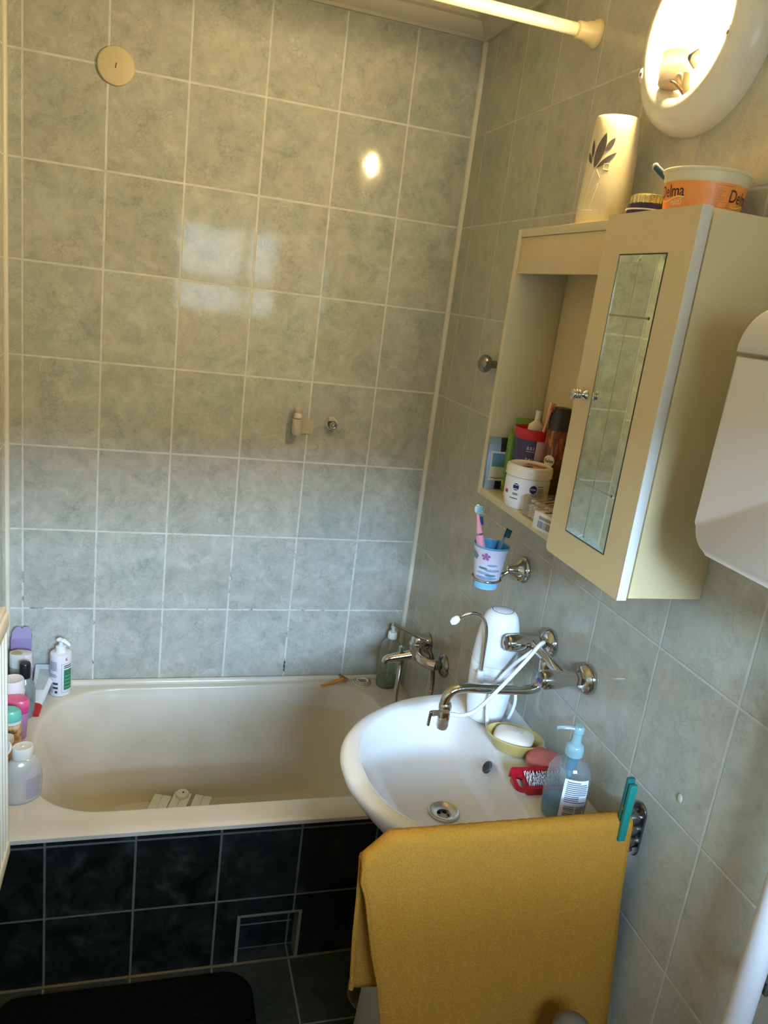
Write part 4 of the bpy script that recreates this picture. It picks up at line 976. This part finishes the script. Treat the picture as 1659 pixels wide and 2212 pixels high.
# --- pump bottle with green label
pb = thing('lotion_bottle', 'white pump bottle with green label on the back left tub rim', 'pump bottle', (-1.089, -.062, RIM+.0008))
MB().lathe([(0, 0), (.026, 0), (.0295, .002), (.0305, .006), (.0305, .128), (.0295, .133), (.027, .1345), (.014, .136), (0, .136)], 56).build('bottle', M('bottle_white', (228, 224, 228), .28), pb)
MB().lathe([(0, .136), (.0150, .136), (.0153, .138), (.0148, .153), (.0125, .155), (.0075, .156), (.0065, .157), (.0065, .168), (0, .168)], 36).build('collar', M('white_plastic', (232, 230, 226), .3), pb)
mb = MB(); mb.tube(catmull([(-.010, .006, .172), (-.003, .001, .174), (.010, -.008, .1735), (.022, -.015, .167), (.027, -.018, .162)], 6), .008, 14, radii=[.006+.0035*math.sin(min(1, i/9)*PI) if i < 10 else .0095*(1-(i-9)/22) for i in range(25)], flat=.62); mb.build('pump_head', white_gloss, pb)
br_ = .0308; A1 = math.radians(-62)
mb = MB(); mb.patch(br_, A1-.08, A1+.80, .022, .088, 12); mb.build('green_panel', M('panel_green', (44, 122, 84), .4, scale=40, var=.2), pb, smooth=0)
mb = MB(); mb.patch(br_-.0001, A1-.30, A1-.27, .014, .108, 2).patch(br_-.0001, A1-.30, A1+.8, .1065, .1075, 10).patch(br_-.0001, A1-.30, A1+.8, .014, .015, 10); mb.build('panel_outline', grey_print, pb, smooth=0)
mb = MB()
for z_ in (.099, .093): mb.text('xerial', .0072, lambda x, y, z_=z_: (br_*math.cos(A1+.3+x/br_), br_*math.sin(A1+.3+x/br_), z_+y), .02) if False else mb.patch(br_, A1-.08, A1+.75, z_, z_+.0032, 10)
for i in range(2): mb.patch(br_, A1-1.15, A1-.62, .040-i*.014, .047-i*.014, 4)
mb.patch(br_, A1-.92, A1-.66, .012, .020, 3)
mb.build('dark_lines', dark_print, pb, smooth=0)
mb = MB(); bars(mb, br_, A1-1.55, A1-.68, .084, .114, 10); bars(mb, br_, A1-1.5, A1-.7, .062, .074, 5); bars(mb, br_, A1-1.5, A1-1.1, .010, .040, 9, .4); mb.build('small_print', grey_print, pb, smooth=0)
mb = MB()
for i in range(4): mb.patch(br_+.0002, A1, A1+.7, .030+i*.012, .0318+i*.012, 8)
mb.build('pale_lines', M('print_pale_green', (150, 196, 170), .5), pb, smooth=0)
mb = MB(); mb.text('K', .013, lambda x, y: (br_*math.cos(A1+.18+x/br_), br_*math.sin(A1+.18+x/br_), .121+y), .03); mb.build('orange_letter', M('print_orange', (190, 92, 44), .5), pb, smooth=0)

# --- the crowd on the left rim
c_ = thing('lavender_carton', 'lavender carton with open top tabs in the back left tub corner', 'carton', (-1.199, -.036, RIM+.0008), math.radians(6))
lav = M('lavender_card', (136, 116, 158), .45, scale=10, var=.1)
MB().box((-.030, -.016, 0), (.026, .018, .172), .001).build('box', lav, c_)
mb = MB()
mb.prism([(-.028, 0), (.026, 0), (.025, .022), (.021, .032), (.010, .036), (.003, .034), (.0, .029), (-.003, .034), (-.010, .037), (-.019, .033), (-.026, .020)], -.0007, .0007, T(0, -.014, .171) @ RX(74))
mb.build('top_tabs', lav, c_, smooth=0)
MB().box((.0262, -.015, .002), (.0268, .017, .165)).build('pale_side', M('card_pale', (206, 190, 214), .45), c_)
mb = MB(); mb.box((-.022, -.0166, .128), (.020, -.0162, .137)); mb.build('print_strip', M('print_violet', (78, 62, 110), .5), c_)

b1 = thing('flat_shampoo_bottle', 'flat silver-white bottle with gold disc on its cap, in front of the lavender carton', 'bottle', (-1.190, -.112, RIM+.0008), math.radians(-12))
MB().prism(rrect(-.030, .030, -.017, .017, .014), 0, .112, bevel=.004).build('bottle', M('pearl_grey', (168, 170, 176), .3), b1)
MB().prism(rrect(-.031, .031, -.018, .018, .015), .113, .158, bevel=.004).build('cap', M('cap_greywhite', (206, 204, 198), .3), b1)
MB().lathe([(0, .0012), (.010, .0012), (.0125, 0), (0, 0)], 28, T(-.010, -.006, .158), sx=1.3, sy=.9).build('gold_disc', M('gold_foil', (206, 182, 120), .3, .6), b1)
tu = thing('white_tube', 'flat white cream tube with a red cap lying on the left tub rim', 'tube', (-1.139, -.125, RIM+.0008), math.radians(0))
def tubeshape(m, L_, w0, h0, w1, h1, mat, n=24, k=10):
    R = []
    for j_ in range(k+1):
        t = j_/k; a_, b2 = w0+(w1-w0)*t, h0+(h1-h0)*t
        R.append([(a_*math.cos(2*PI*i/n), L_*t, b2*math.sin(2*PI*i/n)) for i in range(n)])
    n0 = len(m.bm.verts); m.rings(R, cap0=True, cap1=True); m.bm.verts.ensure_lookup_table(); bmesh.ops.transform(m.bm, matrix=mat, verts=m.bm.verts[n0:])
Mt = T(-.004, -.040, .0145) @ RZ(-5) @ RX(21)
mb = MB(); tubeshape(mb, .155, .0165, .0145, .034, .0022, Mt); mb.build('tube_body', M('tube_white', (214, 218, 222), .35), tu)
mb = MB(); mb.quad(*[Mt @ Vector(p_) for p_ in ((-.012, .05, .0118), (.012, .05, .0118), (.018, .135, .0042), (-.018, .135, .0042))]); mb.build('tube_print', M('print_light', (176, 182, 178), .5), tu)
mb = MB(); tubeshape(mb, -.036, .0175, .0150, .0150, .0125, Mt); mb.build('cap', M('cap_red', (170, 28, 42), .3), tu)
b2_ = thing('black_capped_bottle', 'grey translucent bottle with black flip cap on the left tub rim', 'bottle', (-1.168, -.186, RIM+.0008))
MB().lathe([(0, 0), (.024, 0), (.0265, .004), (.0265, .078), (.024, .096), (.018, .110), (.014, .118), (0, .120)], 40).build('bottle', M('grey_translucent', (126, 134, 130), .18), b2_)
MB().lathe([(0, .120), (.0145, .120), (.0150, .124), (.0145, .160), (.013, .163), (0, .1635)], 36).build('cap', black_pl, b2_)
mb = MB(); mb.patch(.0268, math.radians(-80), math.radians(-30), .050, .064, 6); mb.build('teal_mark', M('mark_teal', (84, 120, 120), .4), b2_)
b3 = thing('white_capped_bottle', 'white bottle with wide smooth cap behind the pink-capped bottle', 'bottle', (-1.190, -.245, RIM+.0008))
MB().lathe([(0, 0), (.026, 0), (.0285, .004), (.0290, .095), (.027, .101), (0, .102)], 44).build('bottle', M('white_soft', (222, 214, 218), .3), b3)
MB().lathe([(0, .102), (.0300, .102), (.0305, .106), (.0285, .142), (.0265, .1465), (.024, .1455), (0, .1445)], 44).build('cap', M('cap_softwhite', (232, 222, 220), .3), b3)
b4 = thing('pink_capped_bottle', 'lilac bottle with pink flip cap on the left tub rim', 'bottle', (-1.172, -.300, RIM+.0008), math.radians(-20))
MB().lathe([(0, 0), (.020, 0), (.023, .004), (.029, .080), (0, .082)], 40, sx=1.1, sy=.7).build('bottle', M('lilac_plastic', (186, 130, 172), .3), b4)
MB().lathe([(0, .082), (.0285, .082), (.0295, .085), (.0305, .098), (.030, .100), (0, .1005)], 40, sx=1.1, sy=.7).build('cap', M('cap_magenta', (214, 70, 134), .3), b4)
MB().lathe([(0, .1005), (.0312, .1005), (.032, .104), (.0305, .114), (.027, .1185), (0, .121)], 40, sx=1.1, sy=.72).build('cap_lid', M('cap_pink', (226, 96, 138), .3), b4)
b5 = thing('turquoise_capped_bottle', 'fruit-printed bottle with turquoise cap beside the radiator', 'bottle', (-1.178, -.372, RIM+.0008), math.radians(-10))
t_ = NT('fruit_print'); co = t_.n('ShaderNodeTexCoord').outputs['Object']
t_.bsdf(**{'Base Color': t_.ramp(t_.noise(co, 45, 2), [(.35, lin((226, 214, 200))), (.5, lin((222, 170, 130))), (.58, lin((196, 160, 80))), (.66, lin((70, 70, 36))), (.75, lin((228, 220, 208)))]), 'Roughness': .35})
MB().lathe([(0, 0), (.022, 0), (.025, .004), (.0275, .075), (.026, .088), (0, .09)], 40, sx=1.1, sy=.8).build('bottle', t_.m, b5)
MB().lathe([(0, .09), (.0265, .09), (.0270, .094), (.026, .098), (0, .099)], 40, sx=1.1, sy=.8).build('collar', M('collar_white', (224, 218, 208), .35), b5)
MB().lathe([(0, .0985), (.0265, .0985), (.0275, .103), (.0265, .121), (.022, .1275), (0, .130)], 40, sx=1.1, sy=.8).build('cap', M('cap_turquoise', (112, 196, 178), .3), b5)
b6 = thing('brown_bottle', 'bottle with brown picture label between radiator and pearl bottle', 'bottle', (-1.172, -.455, RIM+.0008))
t_ = NT('brown_print'); co = t_.n('ShaderNodeTexCoord').outputs['Object']
t_.bsdf(**{'Base Color': t_.ramp(t_.noise(co, 40, 3), [(.35, lin((120, 84, 52))), (.5, lin((196, 140, 92))), (.62, lin((224, 184, 150))), (.75, lin((130, 90, 60)))]), 'Roughness': .35})
MB().lathe([(0, 0), (.024, 0), (.0265, .004), (.0265, .062), (.020, .080), (0, .084)], 36).build('bottle', t_.m, b6)
MB().lathe([(0, .084), (.0185, .084), (.019, .088), (.018, .098), (0, .099)], 32).build('cap', white_pl, b6)
b7 = thing('pearl_bottle', 'large pearl-grey bottle with flipped open white cap at the front left of the tub', 'bottle', (-1.116, -.568, RIM+.0008), math.radians(22)); b7.scale = (1.13, 1.13, 1.10)
pearl = M('pearl_plastic', (196, 190, 182), .22, .15)
MB().lathe([(0, 0), (.030, 0), (.0345, .004), (.0365, .014), (.0375, .045), (.0362, .072), (.0315, .090), (.0235, .101), (.0185, .104), (0, .105)], 56, sx=1.04, sy=.66).build('bottle', pearl, b7)
cp = MB().lathe([(0, .104), (.0195, .104), (.0205, .106), (.0208, .128), (.0195, .131), (.0180, .1305), (0, .130)], 44, sx=1.02, sy=.80).build('cap', M('cap_offwhite', (226, 220, 210), .3), b7)
mb = MB(); mb.lathe([(0, .1305), (.0035, .1305), (.003, .133), (0, .133)], 16); mb.build('spout_hole', M('cap_offwhite', (226, 220, 210), .3), cp)
MB().lathe([(0, 0), (.0200, 0), (.0208, .003), (.0205, .007), (.0195, .007), (.0188, .003), (0, .002)], 40, T(-.022, -.002, .134) @ RZ(-22) @ RX(40) @ RY(-30) @ T(-.020, 0, 0), sx=1.05, sy=.9).build('flip_lid', M('lid_white', (236, 232, 230), .3), cp)
mb = MB(); A7 = math.radians(-72)
def b7p(a, z, o=.0006):
    P_ = [(.0345, .004), (.0365, .014), (.0375, .045), (.0362, .072), (.0315, .090)]
    for (r0, z0), (r1, z1) in zip(P_, P_[1:]):
        if z0 <= z <= z1: r = r0+(r1-r0)*(z-z0)/(z1-z0); break
    return ((r+o)*1.04*math.cos(a), (r+o)*.66*math.sin(a), z)
def arcpatch(m, a0, a1, z0, z1, o, top=0.):
    n, k_ = 10, 8
    m.rings([[b7p(a0+(a1-a0)*i/n, z0+(z1+top*math.sin(PI*i/n)-top-z0)*j_/k_, o) for i in range(n+1)] for j_ in range(k_+1)], closed=False)
arcpatch(mb, A7-.42, A7+.78, .006, .083, .0006, .016); mb.build('label', M('label_lilac_grey', (184, 176, 178), .45), b7)
mb = MB()
for i in range(12): arcpatch(mb, A7-.30, A7+.66-random.random()*.2, .013+i*.0042, .0146+i*.0042, .0010)
mb.build('label_print', M('print_mid', (140, 134, 142), .5), b7, smooth=0)

# ------------------------------------------------------------------ bath mixer
bm_ = thing('bath_mixer', 'chrome single-lever bath mixer on the right wall over the tub', 'tap', (0, -.315, .690))
for yy in (.075, -.075):
    MB().lathe([(0, 0), (.034, 0), (.035, .003), (.031, .010), (.020, .016), (0, .018)], 40, T(0, yy, 0) @ RY(-90)).build('wall_rose', chrome_dull, bm_)
    MB().lathe([(0, .016), (.0145, .016), (.0145, .034), (0, .034)], 6, T(0, yy, 0) @ RY(-90)).build('nut', chrome_dull, bm_)
MB().tube(catmull([(-.028, .075, 0), (-.046, .060, 0), (-.060, .030, .001), (-.064, 0, .002), (-.060, -.030, .001), (-.046, -.060, 0), (-.028, -.075, 0)], 6), .0165, 22).build('body', chrome, bm_)
MB().lathe([(0, -.016), (.019, -.016), (.0215, -.008), (.0215, .022), (.0235, .026), (.0235, .032), (.022, .036), (0, .036)], 36, T(-.066, 0, .006)).build('cartridge', chrome, bm_)
MB().tube(catmull([(-.066, 0, .002), (-.10, .004, -.006), (-.135, .008, -.014), (-.152, .010, -.020), (-.156, .0105, -.030)], 6), .012, 20, radii=[.0155-.0035*min(1, i/20) for i in range(25)]).build('spout', chrome, bm_)
MB().lathe([(0, 0), (.0215, 0), (.0215, .010), (.016, .020), (0, .024)], 32, T(-.064, 0, .042)).build('lever_dome', chrome, bm_)
MB().tube(catmull([(-.040, -.006, .054), (-.070, -.003, .064), (-.105, .0, .078), (-.150, .004, .098)], 6), .01, 18, radii=[.0205-.0145*(i/18)**.8 for i in range(19)], flat=.62).build('lever', chrome, bm_)
MB().lathe([(0, 0), (.0065, 0), (.0065, .016), (.009, .017), (.009, .020), (0, .021)], 16, T(-.112, .004, .004)).build('diverter_knob', chrome, bm_)
MB().lathe([(0, 0), (.0085, 0), (.0095, -.010), (.0085, -.018), (0, -.018)], 6, T(-.108, .004, -.016)).build('hose_nut', chrome_dull, bm_)
hz_ = MB(); Mh = M('steel_hose', (168, 158, 146), .2, 1.)
HP = catmull([(-.108, -.311, .660), (-.110, -.312, .60), (-.112, -.318, .54), (-.105, -.335, .480), (-.085, -.355, .463), (-.055, -.375, .47), (-.036, -.385, .52), (-.028, -.385, .60), (-.028, -.378, .66), (-.034, -.365, .705), (-.045, -.350, .730)], 40)
hz_.tube(HP, .006, 10, radii=[.0070+.0009*math.sin(i*PI/1.5) for i in range(len(HP))])
tag(hz_.build('shower_hose', Mh, smooth=60), 'ribbed steel shower hose looping at the bath mixer', 'hose')

# ------------------------------------------------------------------ towel, rail, peg
RY_, RZ_ = -1.345, .897
ra = thing('towel_rail', 'chrome swing-arm towel rail on the right wall near the basin', 'towel rail', (0, -1.332, .864))
mb = MB(); mb.prism(rrect(-.017, .017, -.052, .052, .016), 0, .004, RY(-90) @ RZ(-90), .001)
mb.build('wall_plate', chrome_dull, ra)
for z_ in (.042, -.043): MB().cyl((-.0035, 0, z_), (-.0046, 0, z_), .0045, n=16).build('screw_hole', black_pl, ra)
MB().cyl((-.022, 0, -.036), (-.022, 0, .040), .0065, n=18).build('pivot', chrome_dull, ra)
for z_, L_ in ((.025, .462), (.001, .30), (-.024, .30)):
    MB().lathe([(0, 0), (.0125, 0), (.0130, .006), (.0125, .030), (.009, .036), (0, .038)], 24, T(-.004, 0, z_) @ RY(-90)).build('knuckle', chrome_dull, ra)
    MB().tube([(-.030, -.002, z_), (-.05, -.013, z_), (-L_, -.013, z_)], .0052, 14).build('arm', chrome, ra)
t_ = NT('yellow_terry'); co = t_.n('ShaderNodeTexCoord').outputs['Object']
pf = t_.noise(co, 260, 4, .8); pg = t_.noise(co, 9, 4, .6)
tc = t_.mix(pf, (*lin((164, 98, 18)), 1), (*lin((255, 184, 70)), 1))
tc2 = t_.mix(t_.math('MULTIPLY', pg, .4), tc, (*lin((204, 132, 36)), 1))
b_ = t_.bsdf(**{'Base Color': tc2, 'Roughness': .95, 'Specular IOR Level': .1, 'Sheen Weight': .06, 'Sheen Roughness': .6, 'Sheen Tint': (1, .75, .3, 1)})
sepo = t_.n('ShaderNodeSeparateXYZ'); t_.l(co, sepo.inputs[0])
def hband(z0, wd):
    d_ = t_.math('ABSOLUTE', t_.math('SUBTRACT', sepo.outputs['Z'], z0)); return t_.math('LESS_THAN', d_, wd)
hh = t_.math('SUBTRACT', pf, t_.math('MULTIPLY', hband(-.335, .018), .5))
t_.l(t_.bump(hh, 1., .007), b_.inputs['Normal']); m_tow = t_.m
NU, path = 90, []
for i in range(26): path.append(('b', i/25))
for i in range(1, 12): path.append(('o', i/12))
for i in range(44): path.append(('f', i/43))
def pl(tab, v_):
    for (a, x0), (b, x1) in zip(tab, tab[1:]):
        if a >= v_ >= b: return x0+(x1-x0)*(a-v_)/(a-b)
    return tab[0][1] if v_ > tab[0][0] else tab[-1][1]
left_f = [(.91, -.508), (.862, -.508), (.82, -.498), (.755, -.488), (.70, -.478), (.64, -.462), (.55, -.446), (.40, -.425)]
left_b = [(.91, -.508), (.80, -.503), (.70, -.500), (.60, -.493)]
right_f = [(.91, -.038), (.75, -.033), (.66, -.026), (.55, -.022), (.40, -.020)]
R = []
for kind, t in path:
    row = []
    for i in range(NU+1):
        u = i/NU
        if kind == 'b':
            z = .590+(.894-.590)*t; y = -1.3345; xl, xr = pl(left_b, z), -.038
            z -= .0; 
        elif kind == 'o':
            a = PI*t; z = .894+.011*math.sin(a); y = -1.3455+.011*math.cos(a); xl, xr = -.508, -.038
        else:
            z = .894-(.894-.405)*t; y = -1.3565-.045*t**1.3; xl, xr = pl(left_f, z), pl(right_f, z)
        x = xr+(xl-xr)*u
        over = max(0, -.466-x); z -= over*.95*max(0, (z-.70)/.2 if z > .70 else 0)
        if kind == 'f':
            fold = math.exp(-((u-.86)/.05)**2)*.010*min(1, t*3)+.006*math.sin(u*9+1)*t+math.exp(-((u-.99)/.03)**2)*.012*t
            y -= fold; y += .004*math.sin(u*23+t*4)*t
        if kind == 'b':
            y += .005*math.sin(u*14)*(1-t)-.003*(1-t)
        row.append((x, y+random.uniform(-.0006, .0006), z+random.uniform(-.0006, .0006)))
    R.append(row)
tw = thing('towel', 'mustard yellow terry towel hanging over the towel rail', 'towel', (-.26, -1.345, .90))
mb = MB(); mb.rings([[(x+.26, y+1.345, z-.90) for x, y, z in r_] for r_ in R], closed=False)
o = mb.build('cloth', m_tow, tw, smooth=80)
md = o.modifiers.new('thickness', 'SOLIDIFY'); md.thickness = .005; md.offset = 1
for e_ in (0, NU):   # stitched side hems
    HP = [Vector((r_[e_][0]+.26, r_[e_][1]+1.345-.001, r_[e_][2]-.90)) for r_ in R]
    MB().tube(HP, .0042, 8).build('side_hem', m_tow, tw)
pg_ = thing('clothes_peg', 'dark green plastic clothes peg clipping the towel to its rail', 'clothes peg', (-.056, -1.3585, .900))
teal = M('peg_green', (16, 108, 98), .4)
def prong(m, s_):
    m.box((-.0068, -.0095, -.030), (.0068, -.0020, .080), .0012)
mb = MB(); prong(mb, -1); mb.build('prong', teal, pg_)
mb = MB(); mb.box((-.0068, .0005, .004), (.0068, .0075, .087), .001); mb.build('prong', M('peg_green_dark', (14, 92, 88), .4), pg_)
MB().cyl((-.0074, -.001, .032), (.0074, -.001, .032), .0045, n=16).build('spring', chrome_dull, pg_)

# ------------------------------------------------------------------ below the towel
bn = thing('laundry_bin', 'round grey-white bin standing under the basin behind the towel', 'bin', (-.237, -1.08, 0))
MB().lathe([(0, 0), (.141, 0), (.144, .004), (.131, .25), (.122, .43), (.124, .434), (.124, .446), (.119, .45), (.116, .44), (.124, .25), (.136, .010), (0, .008)], 56).build('bin_body', M('bin_grey', (176, 170, 158), .5), bn)
wb_ = thing('plastic_bowl', 'pale plastic bowl propped upright behind the grey bin', 'bowl', (-.244, -.845, 0))
MB().lathe([(0, 0), (.070, 0), (.075, .004), (.093, .052), (.100, .054), (.101, .058), (.097, .058), (.090, .052), (.07, .008), (0, .006)], 56, T(0, 0, .1015) @ RX(90)).build('shell', M('bowl_plastic', (150, 142, 128), .35), wb_)
gc = MB().lathe([(0, 0), (.040, 0), (.040, .50), (.038, .545), (.030, .602), (.016, .616), (0, .619)], 40)
tag(gc.build('grey_canister', M('canister_grey', (104, 96, 84), .45)), 'dark grey dome-topped canister in front of the towel, low right', 'canister', loc=(-.150, -1.470, .0))
# bath mat
mb = MB(); poly = rrect(-.296, .296, -.22, .22, .065, 8)
mat_ = mb.prism([(x, y+.006*math.sin(x*40)) for x, y in poly], 0, .014, None, .004)
t_ = NT('black_pile'); co = t_.n('ShaderNodeTexCoord').outputs['Object']
b_ = t_.bsdf(**{'Base Color': t_.ramp(t_.noise(co, 160, 3), [(.3, (.002, .002, .002)), (.7, (.007, .007, .0065))]), 'Roughness': 1., 'Specular IOR Level': .05})
t_.l(t_.bump(t_.noise(co, 300, 2), .8, .004), b_.inputs['Normal'])
tag(mb.build('bath_mat', t_.m), 'black bath mat on the floor in front of the bathtub', 'bath mat', loc=(-.852, -.950, .0006))

# ------------------------------------------------------------------ radiator
rd = thing('radiator', 'cream panel radiator on the left wall with slotted top', 'radiator', (-1.181, -1.24, .43))
rc = M('radiator_cream', (232, 226, 210), .65, spec=.2, scale=10, var=.0)
R0 = []; n_ = 33; y0_, y1_ = -.50, .505
mb = MB()
pts_ = []
for i in range(n_*4+1):
    yy = y0_+(y1_-y0_)*i/(n_*4); ph = i % 4
    pts_.append((yy, .062+(.0 if ph in (0, 3) else -.007)))
sec = [(yy, x) for yy, x in pts_]+[(y1_, .040), (y0_, .040)]
mb.prism([(x, yy) for yy, x in sec], .035, .555); mb.build('front_panel', rc, rd, smooth=20)
for z_ in (0, .545): MB().box((.038, y0_, z_), (.066, y1_, z_+.035), .006).build('rail', rc, rd)
MB().box((-.040, y0_, .01), (.038, y1_, .555), .004).build('convector_core', M('radiator_core', (196, 186, 160), .5), rd)
mb = MB()
mb.box((-.046, y0_, .575), (-.036, y1_, .590), .001).box((.050, y0_, .575), (.060, y1_, .590), .001)
for i in range(40): mb.box((-.036, y0_+i*.0255, .580), (.050, y0_+i*.0255+.010, .590), .001)
mb.build('top_grille', rc, rd)
MB().box((-.046, y1_, .0), (.056, y1_+.004, .588), .001).build('end_cover', rc, rd)
MB().cyl((-.061, 0, .3), (-.04, 0, .3), .02).build('bracket', rc, rd)

# ------------------------------------------------------------------ cistern and flush pipe
ci = thing('cistern', 'white plastic high cistern on the right wall beside the cabinet', 'cistern', (0, -1.665, 1.437))
cw = M('cistern_white', (216, 206, 196), .32, scale=8, var=.02)
Mc = Matrix(((0, 0, 1, 0), (1, 0, 0, 0), (0, 1, 0, 0), (0, 0, 0, 1)))
bd = [(-.195, .258), (-.195, .035)]+[(-.160-.035*math.cos(a), .035-.035*math.sin(a)) for a in [PI/2*k/6 for k in range(1, 7)]]+[(.160+.035*math.sin(a), .035-.035*math.cos(a)) for a in [PI/2*k/6 for k in range(0, 7)]]+[(.195, .258)]
mb = MB(); mb.prism(bd, -.150, -.004, Mc, .006); mb.build('tank', cw, ci)
ld = [(-.196, .261), (.196, .261)]+[(.136+.060*math.cos(a), .261+.060*math.sin(a)) for a in [PI/2*k/8 for k in range(1, 9)]]+[(-.136-.060*math.sin(a), .261+.060*math.cos(a)) for a in [PI/2*k/8 for k in range(0, 8)]]
mb = MB(); mb.prism(ld, -.152, -.002, Mc, .006); mb.build('lid', cw, ci)
MB().box((-.0045, -.10, .05), (-.0005, .10, .2)).build('wall_bracket', cw, ci)
pi_ = thing('flush_pipe', 'white flush pipe running down the right wall below the cistern', 'pipe', (0, -1.660, .20))
MB().cyl((-.042, 0, .1), (-.042, 0, 1.232), .0175, n=32).build('tube', M('pipe_white', (214, 206, 204), .35, scale=14, var=.05), pi_)
MB().box((-.02, -.012, .66), (-.0006, .012, .68), .002).build('clip', chrome_dull, pi_)

gl = MB(); gl.sphere((0, 0, 0), .006, (.3, 1, 1.3), 12)
tag(gl.build('glue_spot', M('dried_glue', (196, 190, 170), .15)), 'small shiny dried glue spot on a tile right of the towel peg', 'glue spot', loc=(-.0012, -1.412, .985))

# ------------------------------------------------------------------ light
wd = bpy.data.worlds.new('sky'); scene.world = wd; wd.use_nodes = True
nt = wd.node_tree; bg = nt.nodes['Background']
tcw = nt.nodes.new('ShaderNodeTexCoord'); sx_ = nt.nodes.new('ShaderNodeSeparateXYZ'); nt.links.new(tcw.outputs['Generated'], sx_.inputs[0])
rp = nt.nodes.new('ShaderNodeValToRGB'); nt.links.new(sx_.outputs['Z'], rp.inputs[0])
cr_ = rp.color_ramp; cr_.elements[0].position = 0.; cr_.elements[0].color = (.47, .71, 1, 1)
cr_.elements[1].position = 1.; cr_.elements[1].color = (.05, .075, .11, 1)
for p_, f_ in ((.35, 1.), (.45, .20)):
    e_ = cr_.elements.new(p_); e_.color = (.47*f_, .70*f_, 1*f_, 1)
nt.links.new(rp.outputs[0], bg.inputs[0]); bg.inputs[1].default_value = 262.
pl_ = bpy.data.lights.new('window_portal', 'AREA'); pl_.shape = 'RECTANGLE'; pl_.size = WX1-WX0; pl_.size_y = WZ1-WZ0
pl_.cycles.is_portal = True
po = bpy.data.objects.new('window_portal', pl_); COL.objects.link(po); po.location = ((WX0+WX1)/2, YR-.09, (WZ0+WZ1)/2); po.rotation_euler = (PI/2, 0, 0)

# ------------------------------------------------------------------ camera
cam = bpy.data.cameras.new('camera'); co_ = bpy.data.objects.new('camera', cam); COL.objects.link(co_)
right, down, fwd = Vector((0.95644686, -0.2642818, 0.12395376)), Vector((0.0439084, -0.28955061, -0.95615506)), Vector((0.28858526, 0.91995411, -0.26533558))
mw = Matrix((( right.x, -down.x, -fwd.x, -.84989), (right.y, -down.y, -fwd.y, -2.31064), (right.z, -down.z, -fwd.z, 1.70870), (0, 0, 0, 1)))
co_.matrix_world = mw
cam.sensor_fit = 'VERTICAL'; cam.sensor_height = 36.; cam.lens = 36*1666.29/2212; cam.clip_start = .05
scene.camera = co_

scene.view_settings.view_transform = 'Standard'; scene.view_settings.look = 'None'
scene.view_settings.gamma = 1.; scene.view_settings.use_curve_mapping = False
scene.view_settings.exposure = 0.12
scene.cycles.use_denoising = True
scene.cycles.max_bounces = 7; scene.cycles.diffuse_bounces = 4; scene.cycles.glossy_bounces = 4; scene.cycles.use_adaptive_sampling = True; scene.cycles.adaptive_threshold = .04; scene.cycles.transparent_max_bounces = 16
scene.cycles.sample_clamp_indirect = 6.
scene.cycles.caustics_reflective = False; scene.cycles.caustics_refractive = False
